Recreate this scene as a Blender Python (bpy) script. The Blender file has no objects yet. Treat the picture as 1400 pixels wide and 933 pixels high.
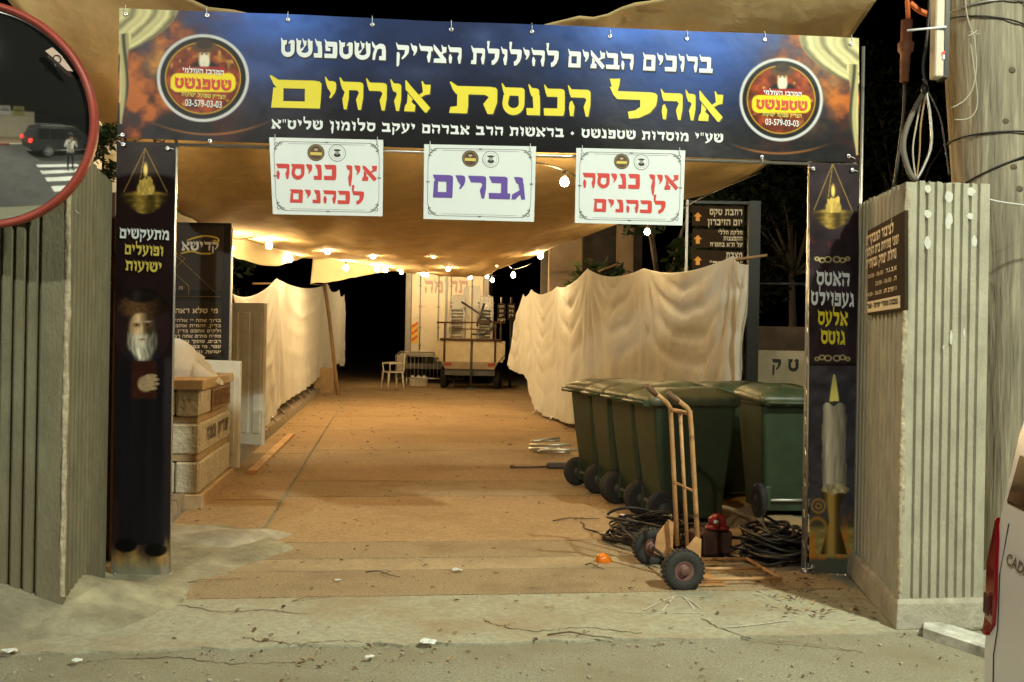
import bpy, math, random
import numpy as np
from mathutils import Vector, Matrix

S = bpy.context.scene
COL = S.collection
# ------------------------------------------------------------------ camera, world, lights, exposure
FOC = 1361.0                        # focal length in pixels of a 1400 px wide frame
CAMZ = 1.5
ROLL = math.radians(1.0)
cd = bpy.data.cameras.new('camera'); cam = bpy.data.objects.new('camera', cd); COL.objects.link(cam)
cd.sensor_width = 36; cd.lens = 36*FOC/1400; cd.clip_end = 600; cd.clip_start = .05
cam.location = (0, 0, CAMZ); cam.rotation_euler = (math.radians(90), -ROLL, 0)
S.camera = cam
W = bpy.data.worlds.new('World'); S.world = W; W.use_nodes = True
nt = W.node_tree; bg = nt.nodes['Background']
sky = nt.nodes.new('ShaderNodeTexSky'); sky.sky_type = 'NISHITA'; sky.sun_disc = False
sky.sun_elevation = math.radians(-6); sky.sun_rotation = math.radians(140)
nt.links.new(sky.outputs[0], bg.inputs[0]); bg.inputs[1].default_value = .04
S.view_settings.view_transform = 'Standard'; S.view_settings.look = 'None'
S.view_settings.exposure = 0; S.view_settings.gamma = 1; S.view_settings.use_curve_mapping = False
S.render.engine = 'CYCLES'
S.cycles.use_denoising = True; S.cycles.sample_clamp_indirect = 4; S.cycles.max_bounces = 6
S.cycles.caustics_reflective = False; S.cycles.caustics_refractive = False
BULB = 800.0                        # emission of the festoon bulbs
STREET = ((4.6, .7, 7.2), 1450.0, (.96, 1.0, .76))     # street lamp over the road: place, watts, colour
STREET_FILL = ((-4.0, -6.6, 6.8), 1300.0, (1.0, .96, .78))  # added fill lamp, unseen, brightens the right pillar's side and the street wall

# ------------------------------------------------------------------ helpers
CR, SR = math.cos(ROLL), math.sin(ROLL)
def lv(px, py):
    x, y = px-700, py-466.5
    return x*CR+y*SR, -x*SR+y*CR
def P(px, py, D):
    u, v = lv(px, py)
    return Vector((u/FOC*D, D, CAMZ-v/FOC*D))
def G(px, py, z=0.):
    u, v = lv(px, py)
    return P(px, py, FOC*(CAMZ-z)/v)
def srgb(r, g, b):
    f = lambda c: (c/255/12.92) if c <= 10.3 else ((c/255+.055)/1.055)**2.4
    return (f(r), f(g), f(b))
def V(*a): return Vector(a)

MATS = {}
def mat(name, rgb, rough=.7, metal=0., nscale=0, namt=.0, bump=0, bscale=40, emit=None, spec=.5, stain=None, trans=0, stretch=None):
    """procedural principled material: base colour varied by noise, optional stains and bump"""
    if name in MATS: return MATS[name]
    m = bpy.data.materials.new(name); m.use_nodes = True; t = m.node_tree; N = t.nodes; L = t.links
    b = N['Principled BSDF']
    b.inputs['Base Color'].default_value = (*rgb, 1); b.inputs['Roughness'].default_value = rough
    b.inputs['Metallic'].default_value = metal; b.inputs['Specular IOR Level'].default_value = spec
    tc = N.new('ShaderNodeTexCoord'); src = tc.outputs['Object']
    if stretch:
        mp = N.new('ShaderNodeMapping'); mp.inputs['Scale'].default_value = stretch; L.new(src, mp.inputs[0]); src = mp.outputs[0]
    if namt:
        n = N.new('ShaderNodeTexNoise'); n.inputs['Scale'].default_value = nscale; n.inputs['Detail'].default_value = 8; n.inputs['Roughness'].default_value = .62
        L.new(src, n.inputs['Vector'])
        r = N.new('ShaderNodeValToRGB'); e = r.color_ramp.elements
        e[0].position = .3; e[1].position = .7
        e[0].color = (*[max(0, c*(1-namt)) for c in rgb], 1); e[1].color = (*[min(1, c*(1+namt)) for c in rgb], 1)
        L.new(n.outputs['Fac'], r.inputs[0]); out = r.outputs[0]
        if stain:
            srgbc, sscale, slo, shi = stain
            n2 = N.new('ShaderNodeTexNoise'); n2.inputs['Scale'].default_value = sscale; n2.inputs['Detail'].default_value = 6; n2.inputs['Roughness'].default_value = .7
            L.new(src, n2.inputs['Vector'])
            mr = N.new('ShaderNodeMapRange'); mr.inputs[1].default_value = slo; mr.inputs[2].default_value = shi
            L.new(n2.outputs['Fac'], mr.inputs[0])
            mx = N.new('ShaderNodeMix'); mx.data_type = 'RGBA'; L.new(mr.outputs[0], mx.inputs[0]); L.new(out, mx.inputs[6])
            mx.inputs[7].default_value = (*srgbc, 1); out = mx.outputs[2]
        L.new(out, b.inputs['Base Color'])
    if bump:
        n3 = N.new('ShaderNodeTexNoise'); n3.inputs['Scale'].default_value = bscale; n3.inputs['Detail'].default_value = 6
        L.new(src, n3.inputs['Vector'])
        bp = N.new('ShaderNodeBump'); bp.inputs['Strength'].default_value = bump; bp.inputs['Distance'].default_value = .02
        L.new(n3.outputs['Fac'], bp.inputs['Height']); L.new(bp.outputs[0], b.inputs['Normal'])
    if emit:
        b.inputs['Emission Color'].default_value = (*emit[0], 1); b.inputs['Emission Strength'].default_value = emit[1]
    if trans:
        o = N['Material Output']; tr = N.new('ShaderNodeBsdfTranslucent'); tr.inputs[0].default_value = (*rgb, 1)
        ms = N.new('ShaderNodeMixShader'); ms.inputs[0].default_value = trans
        L.new(b.outputs[0], ms.inputs[1]); L.new(tr.outputs[0], ms.inputs[2]); L.new(ms.outputs[0], o.inputs[0])
    MATS[name] = m
    return m
def colmat(name, rough=.4, bump=0):
    """printed vinyl: the print is a colour attribute painted in code"""
    if name in MATS: return MATS[name]
    m = bpy.data.materials.new(name); m.use_nodes = True; N = m.node_tree.nodes; L = m.node_tree.links
    a = N.new('ShaderNodeAttribute'); a.attribute_name = 'Col'
    L.new(a.outputs['Color'], N['Principled BSDF'].inputs['Base Color']); N['Principled BSDF'].inputs['Specular IOR Level'].default_value = .22
    N['Principled BSDF'].inputs['Roughness'].default_value = rough
    if bump:
        n3 = N.new('ShaderNodeTexNoise'); n3.inputs['Scale'].default_value = 9
        bp = N.new('ShaderNodeBump'); bp.inputs['Strength'].default_value = bump; bp.inputs['Distance'].default_value = .02
        tc = N.new('ShaderNodeTexCoord'); L.new(tc.outputs['Object'], n3.inputs['Vector'])
        L.new(n3.outputs['Fac'], bp.inputs['Height']); L.new(bp.outputs[0], N['Principled BSDF'].inputs['Normal'])
    MATS[name] = m; return m

ORG = {}
def origin(o):
    return ORG.get(o.name, Vector((0, 0, 0)))
def tag(o, label, cat, group=None, kind=None):
    if label: o['label'] = label
    if cat: o['category'] = cat
    if group: o['group'] = group
    if kind: o['kind'] = kind
    return o
def thing(name, label, cat, loc=(0, 0, 0), group=None, rotz=0):
    o = bpy.data.objects.new(name, None); COL.objects.link(o); o.location = loc; o.rotation_euler = (0, 0, rotz)
    o.empty_display_size = .1
    ORG[o.name] = Vector(loc) if not rotz else Vector((0, 0, 0))
    return tag(o, label, cat, group)
def structure(o): o['kind'] = 'structure'; return o
def stuff(o, label, cat): return tag(o, label, cat, kind='stuff')

class MB:
    def __init__(s): s.v = []; s.f = []; s.mi = []; s.m = 0; s.smooth = []
    def add(s, vs, fs, smooth=False):
        b = len(s.v); s.v.extend([tuple(p) for p in vs]); s.f.extend([[b+i for i in f] for f in fs])
        s.mi.extend([s.m]*len(fs)); s.smooth.extend([smooth]*len(fs)); return s
    def box(s, c, d, R=None, bev=0):
        c = Vector(c); hx, hy, hz = d[0]/2, d[1]/2, d[2]/2
        R = R or Matrix.Identity(3)
        if bev <= 0:
            pts = [Vector((x, y, z)) for z in (-hz, hz) for y in (-hy, hy) for x in (-hx, hx)]
            return s.add([c+R@p for p in pts], [(0, 2, 3, 1), (4, 5, 7, 6), (0, 1, 5, 4), (2, 6, 7, 3), (0, 4, 6, 2), (1, 3, 7, 5)])
        k = min(bev, hx*.49, hy*.49, hz*.49)
        pts = []; 
        for sx in (-1, 1):
            for sy in (-1, 1):
                for sz in (-1, 1):
                    pts += [Vector((sx*(hx-k), sy*(hy-k), sz*hz)), Vector((sx*(hx-k), sy*hy, sz*(hz-k))), Vector((sx*hx, sy*(hy-k), sz*(hz-k)))]
        i = lambda sx, sy, sz, a: ((sx > 0)*4+(sy > 0)*2+(sz > 0))*3+a
        F = []
        for q in (-1, 1):
            F.append([i(-1, -1, q, 0), i(1, -1, q, 0), i(1, 1, q, 0), i(-1, 1, q, 0)][::q])
            F.append([i(-1, q, -1, 1), i(-1, q, 1, 1), i(1, q, 1, 1), i(1, q, -1, 1)][::q])
            F.append([i(q, -1, -1, 2), i(q, 1, -1, 2), i(q, 1, 1, 2), i(q, -1, 1, 2)][::q])
        for a in (-1, 1):
            for b in (-1, 1):
                F.append([i(-1, a, b, 0), i(1, a, b, 0), i(1, a, b, 1), i(-1, a, b, 1)])
                F.append([i(a, -1, b, 0), i(a, 1, b, 0), i(a, 1, b, 2), i(a, -1, b, 2)])
                F.append([i(a, b, -1, 1), i(a, b, 1, 1), i(a, b, 1, 2), i(a, b, -1, 2)])
                for e in (-1, 1): F.append([i(a, b, e, 0), i(a, b, e, 1), i(a, b, e, 2)])
        return s.add([c+R@p for p in pts], F)
    def prism(s, poly, z0, z1, top=None):
        n = len(poly); tp = top or poly
        vs = [(p[0], p[1], z0) for p in poly]+[(p[0], p[1], z1) for p in tp]
        fs = [list(range(n))[::-1], list(range(n, 2*n))]+[[i, (i+1) % n, n+(i+1) % n, n+i] for i in range(n)]
        return s.add(vs, fs)
    def slab(s, pts, off):
        """thick plate from a planar outline and an offset vector"""
        n = len(pts); off = Vector(off); pts = [Vector(p) for p in pts]
        return s.add(pts+[p+off for p in pts], [list(range(n)), list(range(n, 2*n))[::-1]]+[[i, n+i, n+(i+1) % n, (i+1) % n] for i in range(n)])
    def tube(s, pts, r, n=8, caps=True, closed=False):
        pts = [Vector(p) for p in pts]; rs = r if isinstance(r, (list, tuple)) else [r]*len(pts)
        vs = []; N = len(pts); up = None
        for i, p in enumerate(pts):
            if closed: t = (pts[(i+1) % N]-pts[i-1])
            else: t = (pts[min(i+1, N-1)]-pts[max(i-1, 0)])
            t.normalize()
            if up is None: up = Vector((0, 0, 1)) if abs(t.z) < .9 else Vector((0, 1, 0))
            a = t.cross(up); 
            if a.length < 1e-5: a = t.cross(Vector((1, 0, 0)))
            a.normalize(); b = a.cross(t).normalized(); up = b
            for k in range(n):
                w = 2*math.pi*k/n; vs.append(p+(a*math.cos(w)+b*math.sin(w))*rs[i])
        fs = [[i*n+k, i*n+(k+1) % n, (i+1) % N*n+(k+1) % n, (i+1) % N*n+k] for i in range(N if closed else N-1) for k in range(n)]
        s.add(vs, fs, True)
        if caps and not closed:
            b = len(s.v)-len(vs)
            s.f += [[b+k for k in range(n)][::-1], [b+(N-1)*n+k for k in range(n)]]; s.mi += [s.m]*2; s.smooth += [False]*2
        return s
    def lathe(s, prof, c=(0, 0, 0), n=20, axis=(0, 0, 1)):
        ax = Vector(axis).normalized(); q = Vector((0, 0, 1)).rotation_difference(ax).to_matrix(); c = Vector(c)
        vs = [c+q@Vector((r*math.cos(2*math.pi*k/n), r*math.sin(2*math.pi*k/n), z)) for r, z in prof for k in range(n)]
        return s.add(vs, [[i*n+k, i*n+(k+1) % n, (i+1)*n+(k+1) % n, (i+1)*n+k] for i in range(len(prof)-1) for k in range(n)], True)
    def ball(s, c, r, n=12, sc=(1, 1, 1)):
        vs = []; c = Vector(c)
        for i in range(n+1):
            th = math.pi*i/n
            for k in range(n): vs.append(c+Vector((sc[0]*r*math.sin(th)*math.cos(2*math.pi*k/n), sc[1]*r*math.sin(th)*math.sin(2*math.pi*k/n), sc[2]*r*math.cos(th))))
        return s.add(vs, [[i*n+k, (i+1)*n+k, (i+1)*n+(k+1) % n, i*n+(k+1) % n] for i in range(n) for k in range(n)], True)
    def grid(s, pts, nu, nv, smooth=True, closed=False):
        """pts: list of nu*nv points, row by row"""
        return s.add(pts, [[j*nu+i, j*nu+i+1, (j+1)*nu+i+1, (j+1)*nu+i] for j in range(nv-1) for i in range(nu-1)], smooth)
    def build(s, name, mats, parent=None, loc=None, local=False):
        """world-space points unless local; parent makes it a part"""
        me = bpy.data.meshes.new(name)
        o0 = Vector(loc) if loc is not None else (origin(parent) if parent and not local else Vector((0, 0, 0)))
        me.from_pydata([tuple(Vector(p)-o0) for p in s.v], [], s.f)
        for m in (mats if isinstance(mats, (list, tuple)) else [mats]): me.materials.append(m)
        me.polygons.foreach_set('material_index', s.mi); me.polygons.foreach_set('use_smooth', s.smooth)
        o = bpy.data.objects.new(name, me); COL.objects.link(o)
        if parent: o.parent = parent; ORG[o.name] = o0
        else: o.location = o0; ORG[o.name] = o0
        return o
def children(o): return [c for c in bpy.data.objects if c.parent == o]
def copy_tree(o, loc=None, rotz=None, parent=None):
    c = o.copy(); COL.objects.link(c)
    if parent: c.parent = parent
    if loc is not None: c.location = loc
    if rotz is not None: c.rotation_euler = (0, 0, rotz)
    for ch in children(o): copy_tree(ch, parent=c)
    return c
def shell(o, th=.003):
    m = o.modifiers.new('thickness', 'SOLIDIFY'); m.thickness = th; m.offset = 0; return o
def bevel(o, w=.01, seg=2):
    m = o.modifiers.new('bevel', 'BEVEL'); m.width = w; m.segments = seg; m.limit_method = 'ANGLE'; return o

# value noise for code-painted prints and cloth folds
def _hash(ix, iy, seed):
    h = np.sin(ix*127.1+iy*311.7+seed*74.7)*43758.5453
    return h-np.floor(h)
def vnoise(x, y, seed=0):
    x = np.asarray(x, float); y = np.asarray(y, float)
    ix, iy = np.floor(x), np.floor(y); fx, fy = x-ix, y-iy
    fx, fy = fx*fx*(3-2*fx), fy*fy*(3-2*fy)
    return (_hash(ix, iy, seed)*(1-fx)+_hash(ix+1, iy, seed)*fx)*(1-fy)+(_hash(ix, iy+1, seed)*(1-fx)+_hash(ix+1, iy+1, seed)*fx)*fy
def fbm(x, y, o=5, seed=0):
    s = 0; a = .5
    for i in range(o): s = s+a*vnoise(x*2**i, y*2**i, seed+i); a *= .5
    return s
def sstep(a, b, x):
    t = np.clip((x-a)/(b-a), 0, 1); return t*t*(3-2*t)
def painted(name, corners, step, fn, parent, m, wave=None, loc=None):
    """sheet TL,TR,BR,BL with a vertex-colour print; fn(X,Y) -> rgb arrays"""
    TL, TR, BR, BL = [np.array(c) for c in corners]
    nu = int((Vector(TR)-Vector(TL)).length/step)+2; nv = int((Vector(TL)-Vector(BL)).length/step)+2
    u, v = np.meshgrid(np.linspace(0, 1, nu), np.linspace(0, 1, nv))
    pts = (TL[None, None]*(1-u[..., None])+TR*u[..., None])*(1-v[..., None])+(BL*(1-u[..., None])+BR*u[..., None])*v[..., None]
    if wave is not None: pts = pts+wave(pts[..., 0], pts[..., 2])[..., None]*GN_np
    qu, qv = FOC*pts[..., 0]/pts[..., 1], FOC*(CAMZ-pts[..., 2])/pts[..., 1]
    rgb = fn(qu*CR-qv*SR+700, qv*CR+qu*SR+466.5)     # print artwork, drawn in the units of a measured survey photo
    o0 = np.array(origin(parent)) if parent else np.array(loc)
    me = bpy.data.meshes.new(name)
    idx = np.arange(nu*nv).reshape(nv, nu)
    q = np.stack([idx[:-1, :-1], idx[1:, :-1], idx[1:, 1:], idx[:-1, 1:]], -1).reshape(-1, 4)
    me.vertices.add(nu*nv); me.vertices.foreach_set('co', (pts.reshape(-1, 3)-o0).ravel())
    me.loops.add(q.size); me.loops.foreach_set('vertex_index', q.ravel().astype(np.int32))
    me.polygons.add(len(q)); me.polygons.foreach_set('loop_start', np.arange(0, q.size, 4, dtype=np.int32))
    me.polygons.foreach_set('loop_total', np.full(len(q), 4, dtype=np.int32))
    me.update(); me.validate()
    a = me.color_attributes.new('Col', 'FLOAT_COLOR', 'POINT')
    c4 = np.ones((nu*nv, 4), np.float32); c4[:, :3] = np.clip(rgb.reshape(-1, 3), 0, 1)**2.2
    a.data.foreach_set('color', c4.ravel())
    me.polygons.foreach_set('use_smooth', np.ones(len(q), bool))
    me.materials.append(m)
    o = bpy.data.objects.new(name, me); COL.objects.link(o)
    if parent: o.parent = parent
    else: o.location = o0
    ORG[o.name] = Vector(o0)
    return o
def C(r, g, b): return np.array([r, g, b])/255.
def over(img, mask, col):
    m = np.clip(mask, 0, 1)[..., None]; return img*(1-m)+np.asarray(col)*m
def ell(X, Y, cx, cy, rx, ry, soft=.12):
    return 1-sstep(1-soft, 1+soft, np.sqrt(((X-cx)/rx)**2+((Y-cy)/ry)**2))
def line(X, Y, x0, y0, x1, y1, w):
    dx, dy = x1-x0, y1-y0; t = np.clip(((X-x0)*dx+(Y-y0)*dy)/(dx*dx+dy*dy), 0, 1)
    return 1-sstep(w*.6, w*1.4, np.hypot(X-x0-t*dx, Y-y0-t*dy))
def rbox(X, Y, x0, y0, x1, y1, r, soft):
    cx, cy = (x0+x1)/2, (y0+y1)/2
    d = np.hypot(np.maximum(np.abs(X-cx)-(x1-x0)/2+r, 0), np.maximum(np.abs(Y-cy)-(y1-y0)/2+r, 0))-r
    return 1-sstep(-soft, soft, d)

# ------------------------------------------------------------------ lettering
def arc(cx, cy, rx, ry, a0, a1, n=8):
    import math
    return [(cx + rx*math.cos(math.radians(a0+(a1-a0)*i/n)), cy + ry*math.sin(math.radians(a0+(a1-a0)*i/n))) for i in range(n+1)]
TH = .30
def bar(w, x0=0, r=.12):
    return [(x0, 1.14), (x0+.03, 1.15), (x0+.14, 1.0), (w-r, 1.0), (w-.03, .97), (w, .90), (w, 1-TH), (x0+.12, 1-TH), (x0+.06, .86)]
def leg(x1, w=.26, top=.75, bot=0):
    return [(x1-w, top), (x1, top), (x1, .42+bot*.5), (x1-.07, bot), (x1-.17, bot), (x1-w+.01, .36+bot*.5), (x1-.15, .62)]
def glyphs():
    g = {}
    g['א'] = (.92, [[(.02, 1.12), (.06, 1.13), (.2, .96), (.93, .16), (.80, -.02), (.74, -.02), (.04, .80)],
                    [(.60, 1.12), (.64, 1.13), (.72, 1.0), (.93, 1.0), (.91, .66), (.74, .62), (.60, .53), (.52, .62), (.66, .72)],
                    [(.12, .66), (.30, .45), (.26, .34), (.40, .22), (.38, 0), (0, 0), (.03, .2), (.10, .3)]])
    g['ב'] = (.86, [bar(.76), [(.50, .72), (.76, .72), (.76, .2), (.50, .2)], [(0, .26), (.88, .26), (.86, 0), (.02, 0)]])
    g['ד'] = (.82, [bar(.84), leg(.74)])
    g['ה'] = (.86, [bar(.84), leg(.84), [(.08, .52), (.16, .58), (.26, .36), (.22, 0), (.10, 0), (.05, .3)]])
    g['ו'] = (.44, [bar(.40), leg(.40)])
    g['ז'] = (.46, [bar(.44), leg(.33)])
    g['ח'] = (.86, [bar(.84), leg(.84), leg(.34, .24)])
    g['ט'] = (.84, [[(0, 1.12), (.04, 1.13), (.14, .98), (.36, 1.0), (.34, .74), (.24, .70), (.24, .3), (.03, .3), (.03, .8)],
                    arc(.42, .42, .40, .44, 180, 360, 12) + [(.82, .9), (.78, 1.0), (.58, 1.02), (.44, .82), (.48, .78), (.58, .82), (.58, .42)] + arc(.42, .42, .18, .16, 360, 180, 8)])
    g['י'] = (.44, [bar(.40), [(.12, .74), (.40, .74), (.36, .58), (.22, .38), (.16, .40), (.22, .56)]])
    g['כ'] = (.80, [bar(.76), [(.50, .72), (.77, .74), (.77, .2), (.50, .2)], [(0, .27), (.77, .27), (.74, .04), (.70, 0), (.02, 0)]])
    g['ל'] = (.80, [[(0, 1.45), (.17, 1.47), (.16, 1.26), (.13, .98), (.04, .98), (.03, 1.2)],
                    bar(.78), [(.5, .72), (.78, .76), (.76, .5), (.66, .22), (.48, .02), (.32, -.02), (.30, .24), (.42, .30), (.50, .44)]])
    g['ם'] = (.84, [bar(.82), [(.56, .72), (.82, .72), (.81, .2), (.56, .2)], [(.06, .72), (.22, .72), (.22, .2), (.04, .2)], [(.04, .24), (.81, .24), (.80, 0), (.03, 0)]])
    g['מ'] = (.90, [[(.0, 1.12), (.04, 1.13), (.20, .92), (.36, .70), (.26, .34), (.20, 0), (.06, 0), (.08, .40), (.18, .68), (.04, .84)],
                    [(.24, .86), (.48, 1.02), (.70, 1.0), (.82, .86), (.86, .6), (.86, 0), (.46, 0), (.46, .25), (.62, .25), (.62, .66), (.52, .72), (.36, .66)]])
    g['ן'] = (.44, [bar(.40), leg(.40, .26, .75, -.38)])
    g['נ'] = (.56, [bar(.46, .06), [(.22, .74), (.48, .74), (.50, .4), (.50, .2), (.26, .2)], [(0, .26), (.50, .26), (.50, 0), (.02, 0)]])
    g['ס'] = (.84, [bar(.84), [(.08, .72), (.30, .72), (.24, .42)] + arc(.44, .42, .20, .18, 180, 360, 8) + [(.62, .72), (.84, .72), (.84, .42)] + arc(.44, .42, .40, .44, 360, 180, 12)])
    g['ע'] = (.82, [[(0, 1.12), (.04, 1.13), (.12, 1.0), (.32, 1.0), (.30, .74), (.24, .70), (.44, .24), (.30, .0), (.06, .74)],
                    [(.48, 1.12), (.52, 1.13), (.60, 1.0), (.80, 1.0), (.80, .7), (.70, .36), (.46, .06), (.06, -.18), (.03, .0), (.38, .22), (.52, .44), (.56, .72)]])
    g['פ'] = (.80, [bar(.76), [(.50, .72), (.77, .74), (.77, .2), (.50, .2)], [(0, .26), (.77, .26), (.74, .04), (.70, 0), (.02, 0)],
                    [(.04, .80), (.22, .74), (.22, .62), (.36, .60), (.36, .42), (.08, .42)]])
    g['צ'] = (.82, [[(0, 1.12), (.04, 1.13), (.20, .96), (.78, .26), (.80, 0), (.02, 0), (.04, .26), (.44, .28), (.02, .82)],
                    [(.48, 1.12), (.52, 1.13), (.60, 1.0), (.80, 1.0), (.79, .68), (.62, .60), (.52, .50), (.44, .58), (.54, .74)]])
    g['ק'] = (.82, [bar(.80), [(.56, .72), (.80, .74), (.78, .54), (.62, .30), (.40, .10), (.34, .18), (.52, .44)],
                    [(.06, .52), (.18, .56), (.25, .40), (.22, -.24), (.10, -.36), (.06, -.3)]])
    g['ר'] = (.78, [bar(.74), leg(.74)])
    g['ש'] = (.98, [[(0, 1.12), (.04, 1.13), (.12, 1.0), (.30, 1.0), (.28, .76), (.24, .72), (.27, .42)] + arc(.50, .42, .24, .17, 180, 360, 8) + [(.70, .72), (.68, 1.0), (.72, 1.12), (.76, 1.13), (.82, 1.0), (.97, 1.0), (.98, .42)] + arc(.50, .42, .47, .44, 360, 180, 14) + [(.03, .80)],
                    [(.36, 1.12), (.40, 1.13), (.46, 1.0), (.62, 1.0), (.60, .74), (.44, .52), (.22, .44), (.20, .30), (.40, .40), (.48, .62)]])
    g['ת'] = (.90, [bar(.86), leg(.86), [(.14, .74), (.34, .74), (.34, .24), (.32, 0), (0, 0), (.02, .22), (.14, .26)]])
    g['ג'] = (.62, [bar(.46, .08), [(.26, .74), (.48, .74), (.56, 0), (.40, 0), (.34, .3)], [(.34, .42), (.36, .24), (.16, .0), (0, .0), (.02, .22)]])
    g['"'] = (.40, [[(.04, 1.1), (.16, 1.1), (.12, .72), (.06, .72)], [(.24, 1.1), (.36, 1.1), (.32, .72), (.26, .72)]])
    g['◆'] = (.5, [[(.22, .72), (.42, .48), (.22, .24), (.02, .48)]])
    g['.'] = (.24, [[(.04, .18), (.18, .18), (.18, 0), (.04, 0)]])
    g[' '] = (.42, [])
    return g

GL = glyphs()
GL['ך'] = (.78, [bar(.74), leg(.74, .26, .75, -.38)])
GL['-'] = (.40, [[(.04, .56), (.36, .56), (.36, .40), (.04, .40)]])
GL[','] = (.24, [[(.06, .18), (.18, .18), (.10, -.16), (.02, -.16)]])
GL["'"] = (.24, [[(.06, 1.1), (.2, 1.1), (.14, .74), (.08, .74)]])
def lettering(name, s, pl, pr, up, mt, parent, nrm, wide=None, sans=False, gap=.07, depth=.0012, wave=None, rise=.0004):
    """Hebrew text between baseline points pl and pr (left and right ends), up = vector of the letter height"""
    wide = wide or {}; x = 0.; V_ = []; F_ = []; lay = []
    for ch in s[::-1]:
        w, ps = GL[ch]; k = wide.get(ch, 1)
        for j, p in enumerate(ps):
            b = len(V_)
            for a, c in p:
                if sans and c > 1 and ch not in 'ל"\'': c = 1.
                V_.append((x+a*k, c, j))
            F_.append(list(range(b, b+len(p))))
        x += w*k+gap
    tot = x-gap; pl, pr, up, nrm = Vector(pl), Vector(pr), Vector(up), Vector(nrm).normalized()
    mb = MB(); ax = (pr-pl)/tot
    pts = []
    for a, c, j in V_:
        q = pl+ax*a+up*c+nrm*(depth+rise*j)
        if wave is not None: q = q+Vector(GN_np)*float(wave(q.x, q.z))
        pts.append(q)
    mb.add(pts, F_)
    return mb.build(name, mt, parent)
def latin(name, s, pl, pr, up, mt, parent, nrm, off=.0, wave=None, depth=.0016):
    c = bpy.data.curves.new('text', 'FONT'); c.body = s; c.size = 1; c.offset = off
    o = bpy.data.objects.new('text', c); COL.objects.link(o)
    me = bpy.data.meshes.new_from_object(o.evaluated_get(bpy.context.evaluated_depsgraph_get()))
    bpy.data.objects.remove(o)
    vs = np.array([v.co[:] for v in me.vertices]); x0, x1, y0, y1 = vs[:, 0].min(), vs[:, 0].max(), vs[:, 1].min(), vs[:, 1].max()
    pl, pr, up, nrm = Vector(pl), Vector(pr), Vector(up), Vector(nrm).normalized()
    pts = [pl+(pr-pl)*((a-x0)/(x1-x0))+up*((b-y0)/(y1-y0))+nrm*depth for a, b in vs[:, :2]]
    if wave is not None: pts = [q+Vector(GN_np)*float(wave(q.x, q.z)) for q in pts]
    mb = MB(); mb.add(pts, [list(p.vertices) for p in me.polygons])
    bpy.data.meshes.remove(me)
    return mb.build(name, mt, parent)

# ------------------------------------------------------------------ common materials
mConcrete = mat('cast_concrete', (.33, .31, .25), .9, nscale=5, namt=.3, bump=.35, bscale=60, stain=((.17, .16, .12), 2.2, .52, .75))
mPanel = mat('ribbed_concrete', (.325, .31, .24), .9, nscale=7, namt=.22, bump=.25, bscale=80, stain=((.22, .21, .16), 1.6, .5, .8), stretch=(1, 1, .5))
mPanelShade = mat('shaded_ribbed_concrete', (.155, .145, .095), .92, nscale=7, namt=.25, bump=.3, bscale=70, stain=((.13, .11, .065), 1.4, .45, .75), stretch=(1, 1, .5))  # darker copy of the ribbed concrete: the left pillar's shade put into its colour
mPatch = mat('white_filler', (.50, .50, .45), .9, nscale=20, namt=.1)
mAlu = mat('aluminium', (.62, .62, .60), .35, metal=.9, nscale=30, namt=.08)
mGal = mat('galvanised_steel', (.42, .42, .41), .45, metal=.8, nscale=18, namt=.2)
mDarkSteel = mat('dark_steel', (.10, .10, .10), .5, metal=.6, nscale=20, namt=.25)
mRust = mat('rusty_steel', (.13, .07, .04), .8, metal=.3, nscale=14, namt=.45, bump=.3)
mRubber = mat('black_rubber', (.018, .018, .018), .75, nscale=40, namt=.3, bump=.2, bscale=120)
mBlack = mat('black_paint', (.012, .011, .011), .4)
mCable = mat('black_cable', (.012, .012, .013), .45)
mWhite = mat('white_print', (.70, .75, .80), .5)
mYellow = mat('yellow_print', (.72, .62, .03), .5)
mGold = mat('gold_print', (.62, .50, .10), .5)
mRed = mat('red_print', (.55, .035, .03), .5)
mPurple = mat('purple_print', (.10, .05, .33), .5)
mCream = mat('cream_letter', (.66, .58, .42), .55)
mSheet = mat('white_cotton_sheet', (.72, .74, .73), .95, nscale=4, namt=.05, bump=.6, bscale=26, trans=.28, stretch=(1, 1, .45))
mWood = mat('weathered_wood', (.28, .18, .09), .8, nscale=6, namt=.35, bump=.3, bscale=30, stretch=(1, 1, .12))
mDark = mat('dark_plaster', (.055, .048, .04), .9, nscale=5, namt=.3)
mGlassBulb = mat('lit_bulb_glass', (1, .8, .5), .3, emit=((1, .66, .29), BULB))
mPlastic = mat('white_plastic', (.72, .70, .64), .4)

def hit(px, py, p0, n):
    d = P(px, py, 1)-Vector((0, 0, CAMZ)); o = Vector((0, 0, CAMZ)); n = Vector(n)
    return o+d*((Vector(p0)-o).dot(n)/d.dot(n))
random.seed(7)
rnd = random.uniform

# ------------------------------------------------------------------ ground
DD = Vector((-.1295, .9916, 0)).normalized(); DR = Vector((DD.y, -DD.x, 0))
def dw(s, t, z=0.): return DD*s+DR*t+Vector((0, 0, z))
mAsph = mat('worn_asphalt', (.29, .285, .21), .92, nscale=75, namt=.42, bump=.8, bscale=130, stain=((.24, .215, .14), 1.3, .42, .66))
mRoad = mat('street_asphalt', (.055, .054, .05), .85, nscale=1.5, namt=.3, bump=.4, bscale=90)
mSlab = mat('driveway_concrete', (.35, .245, .13), .9, nscale=38, namt=.34, bump=.5, bscale=120, stain=((.23, .145, .07), .8, .45, .82))
mAgg = mat('exposed_aggregate', (.37, .28, .165), .92, nscale=75, namt=.5, bump=.9, bscale=140, stain=((.22, .155, .085), 1.3, .5, .75))
mApron = mat('apron_concrete', (.32, .32, .24), .88, nscale=30, namt=.22, bump=.35, bscale=60, stain=((.25, .18, .10), .9, .44, .70))
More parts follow.
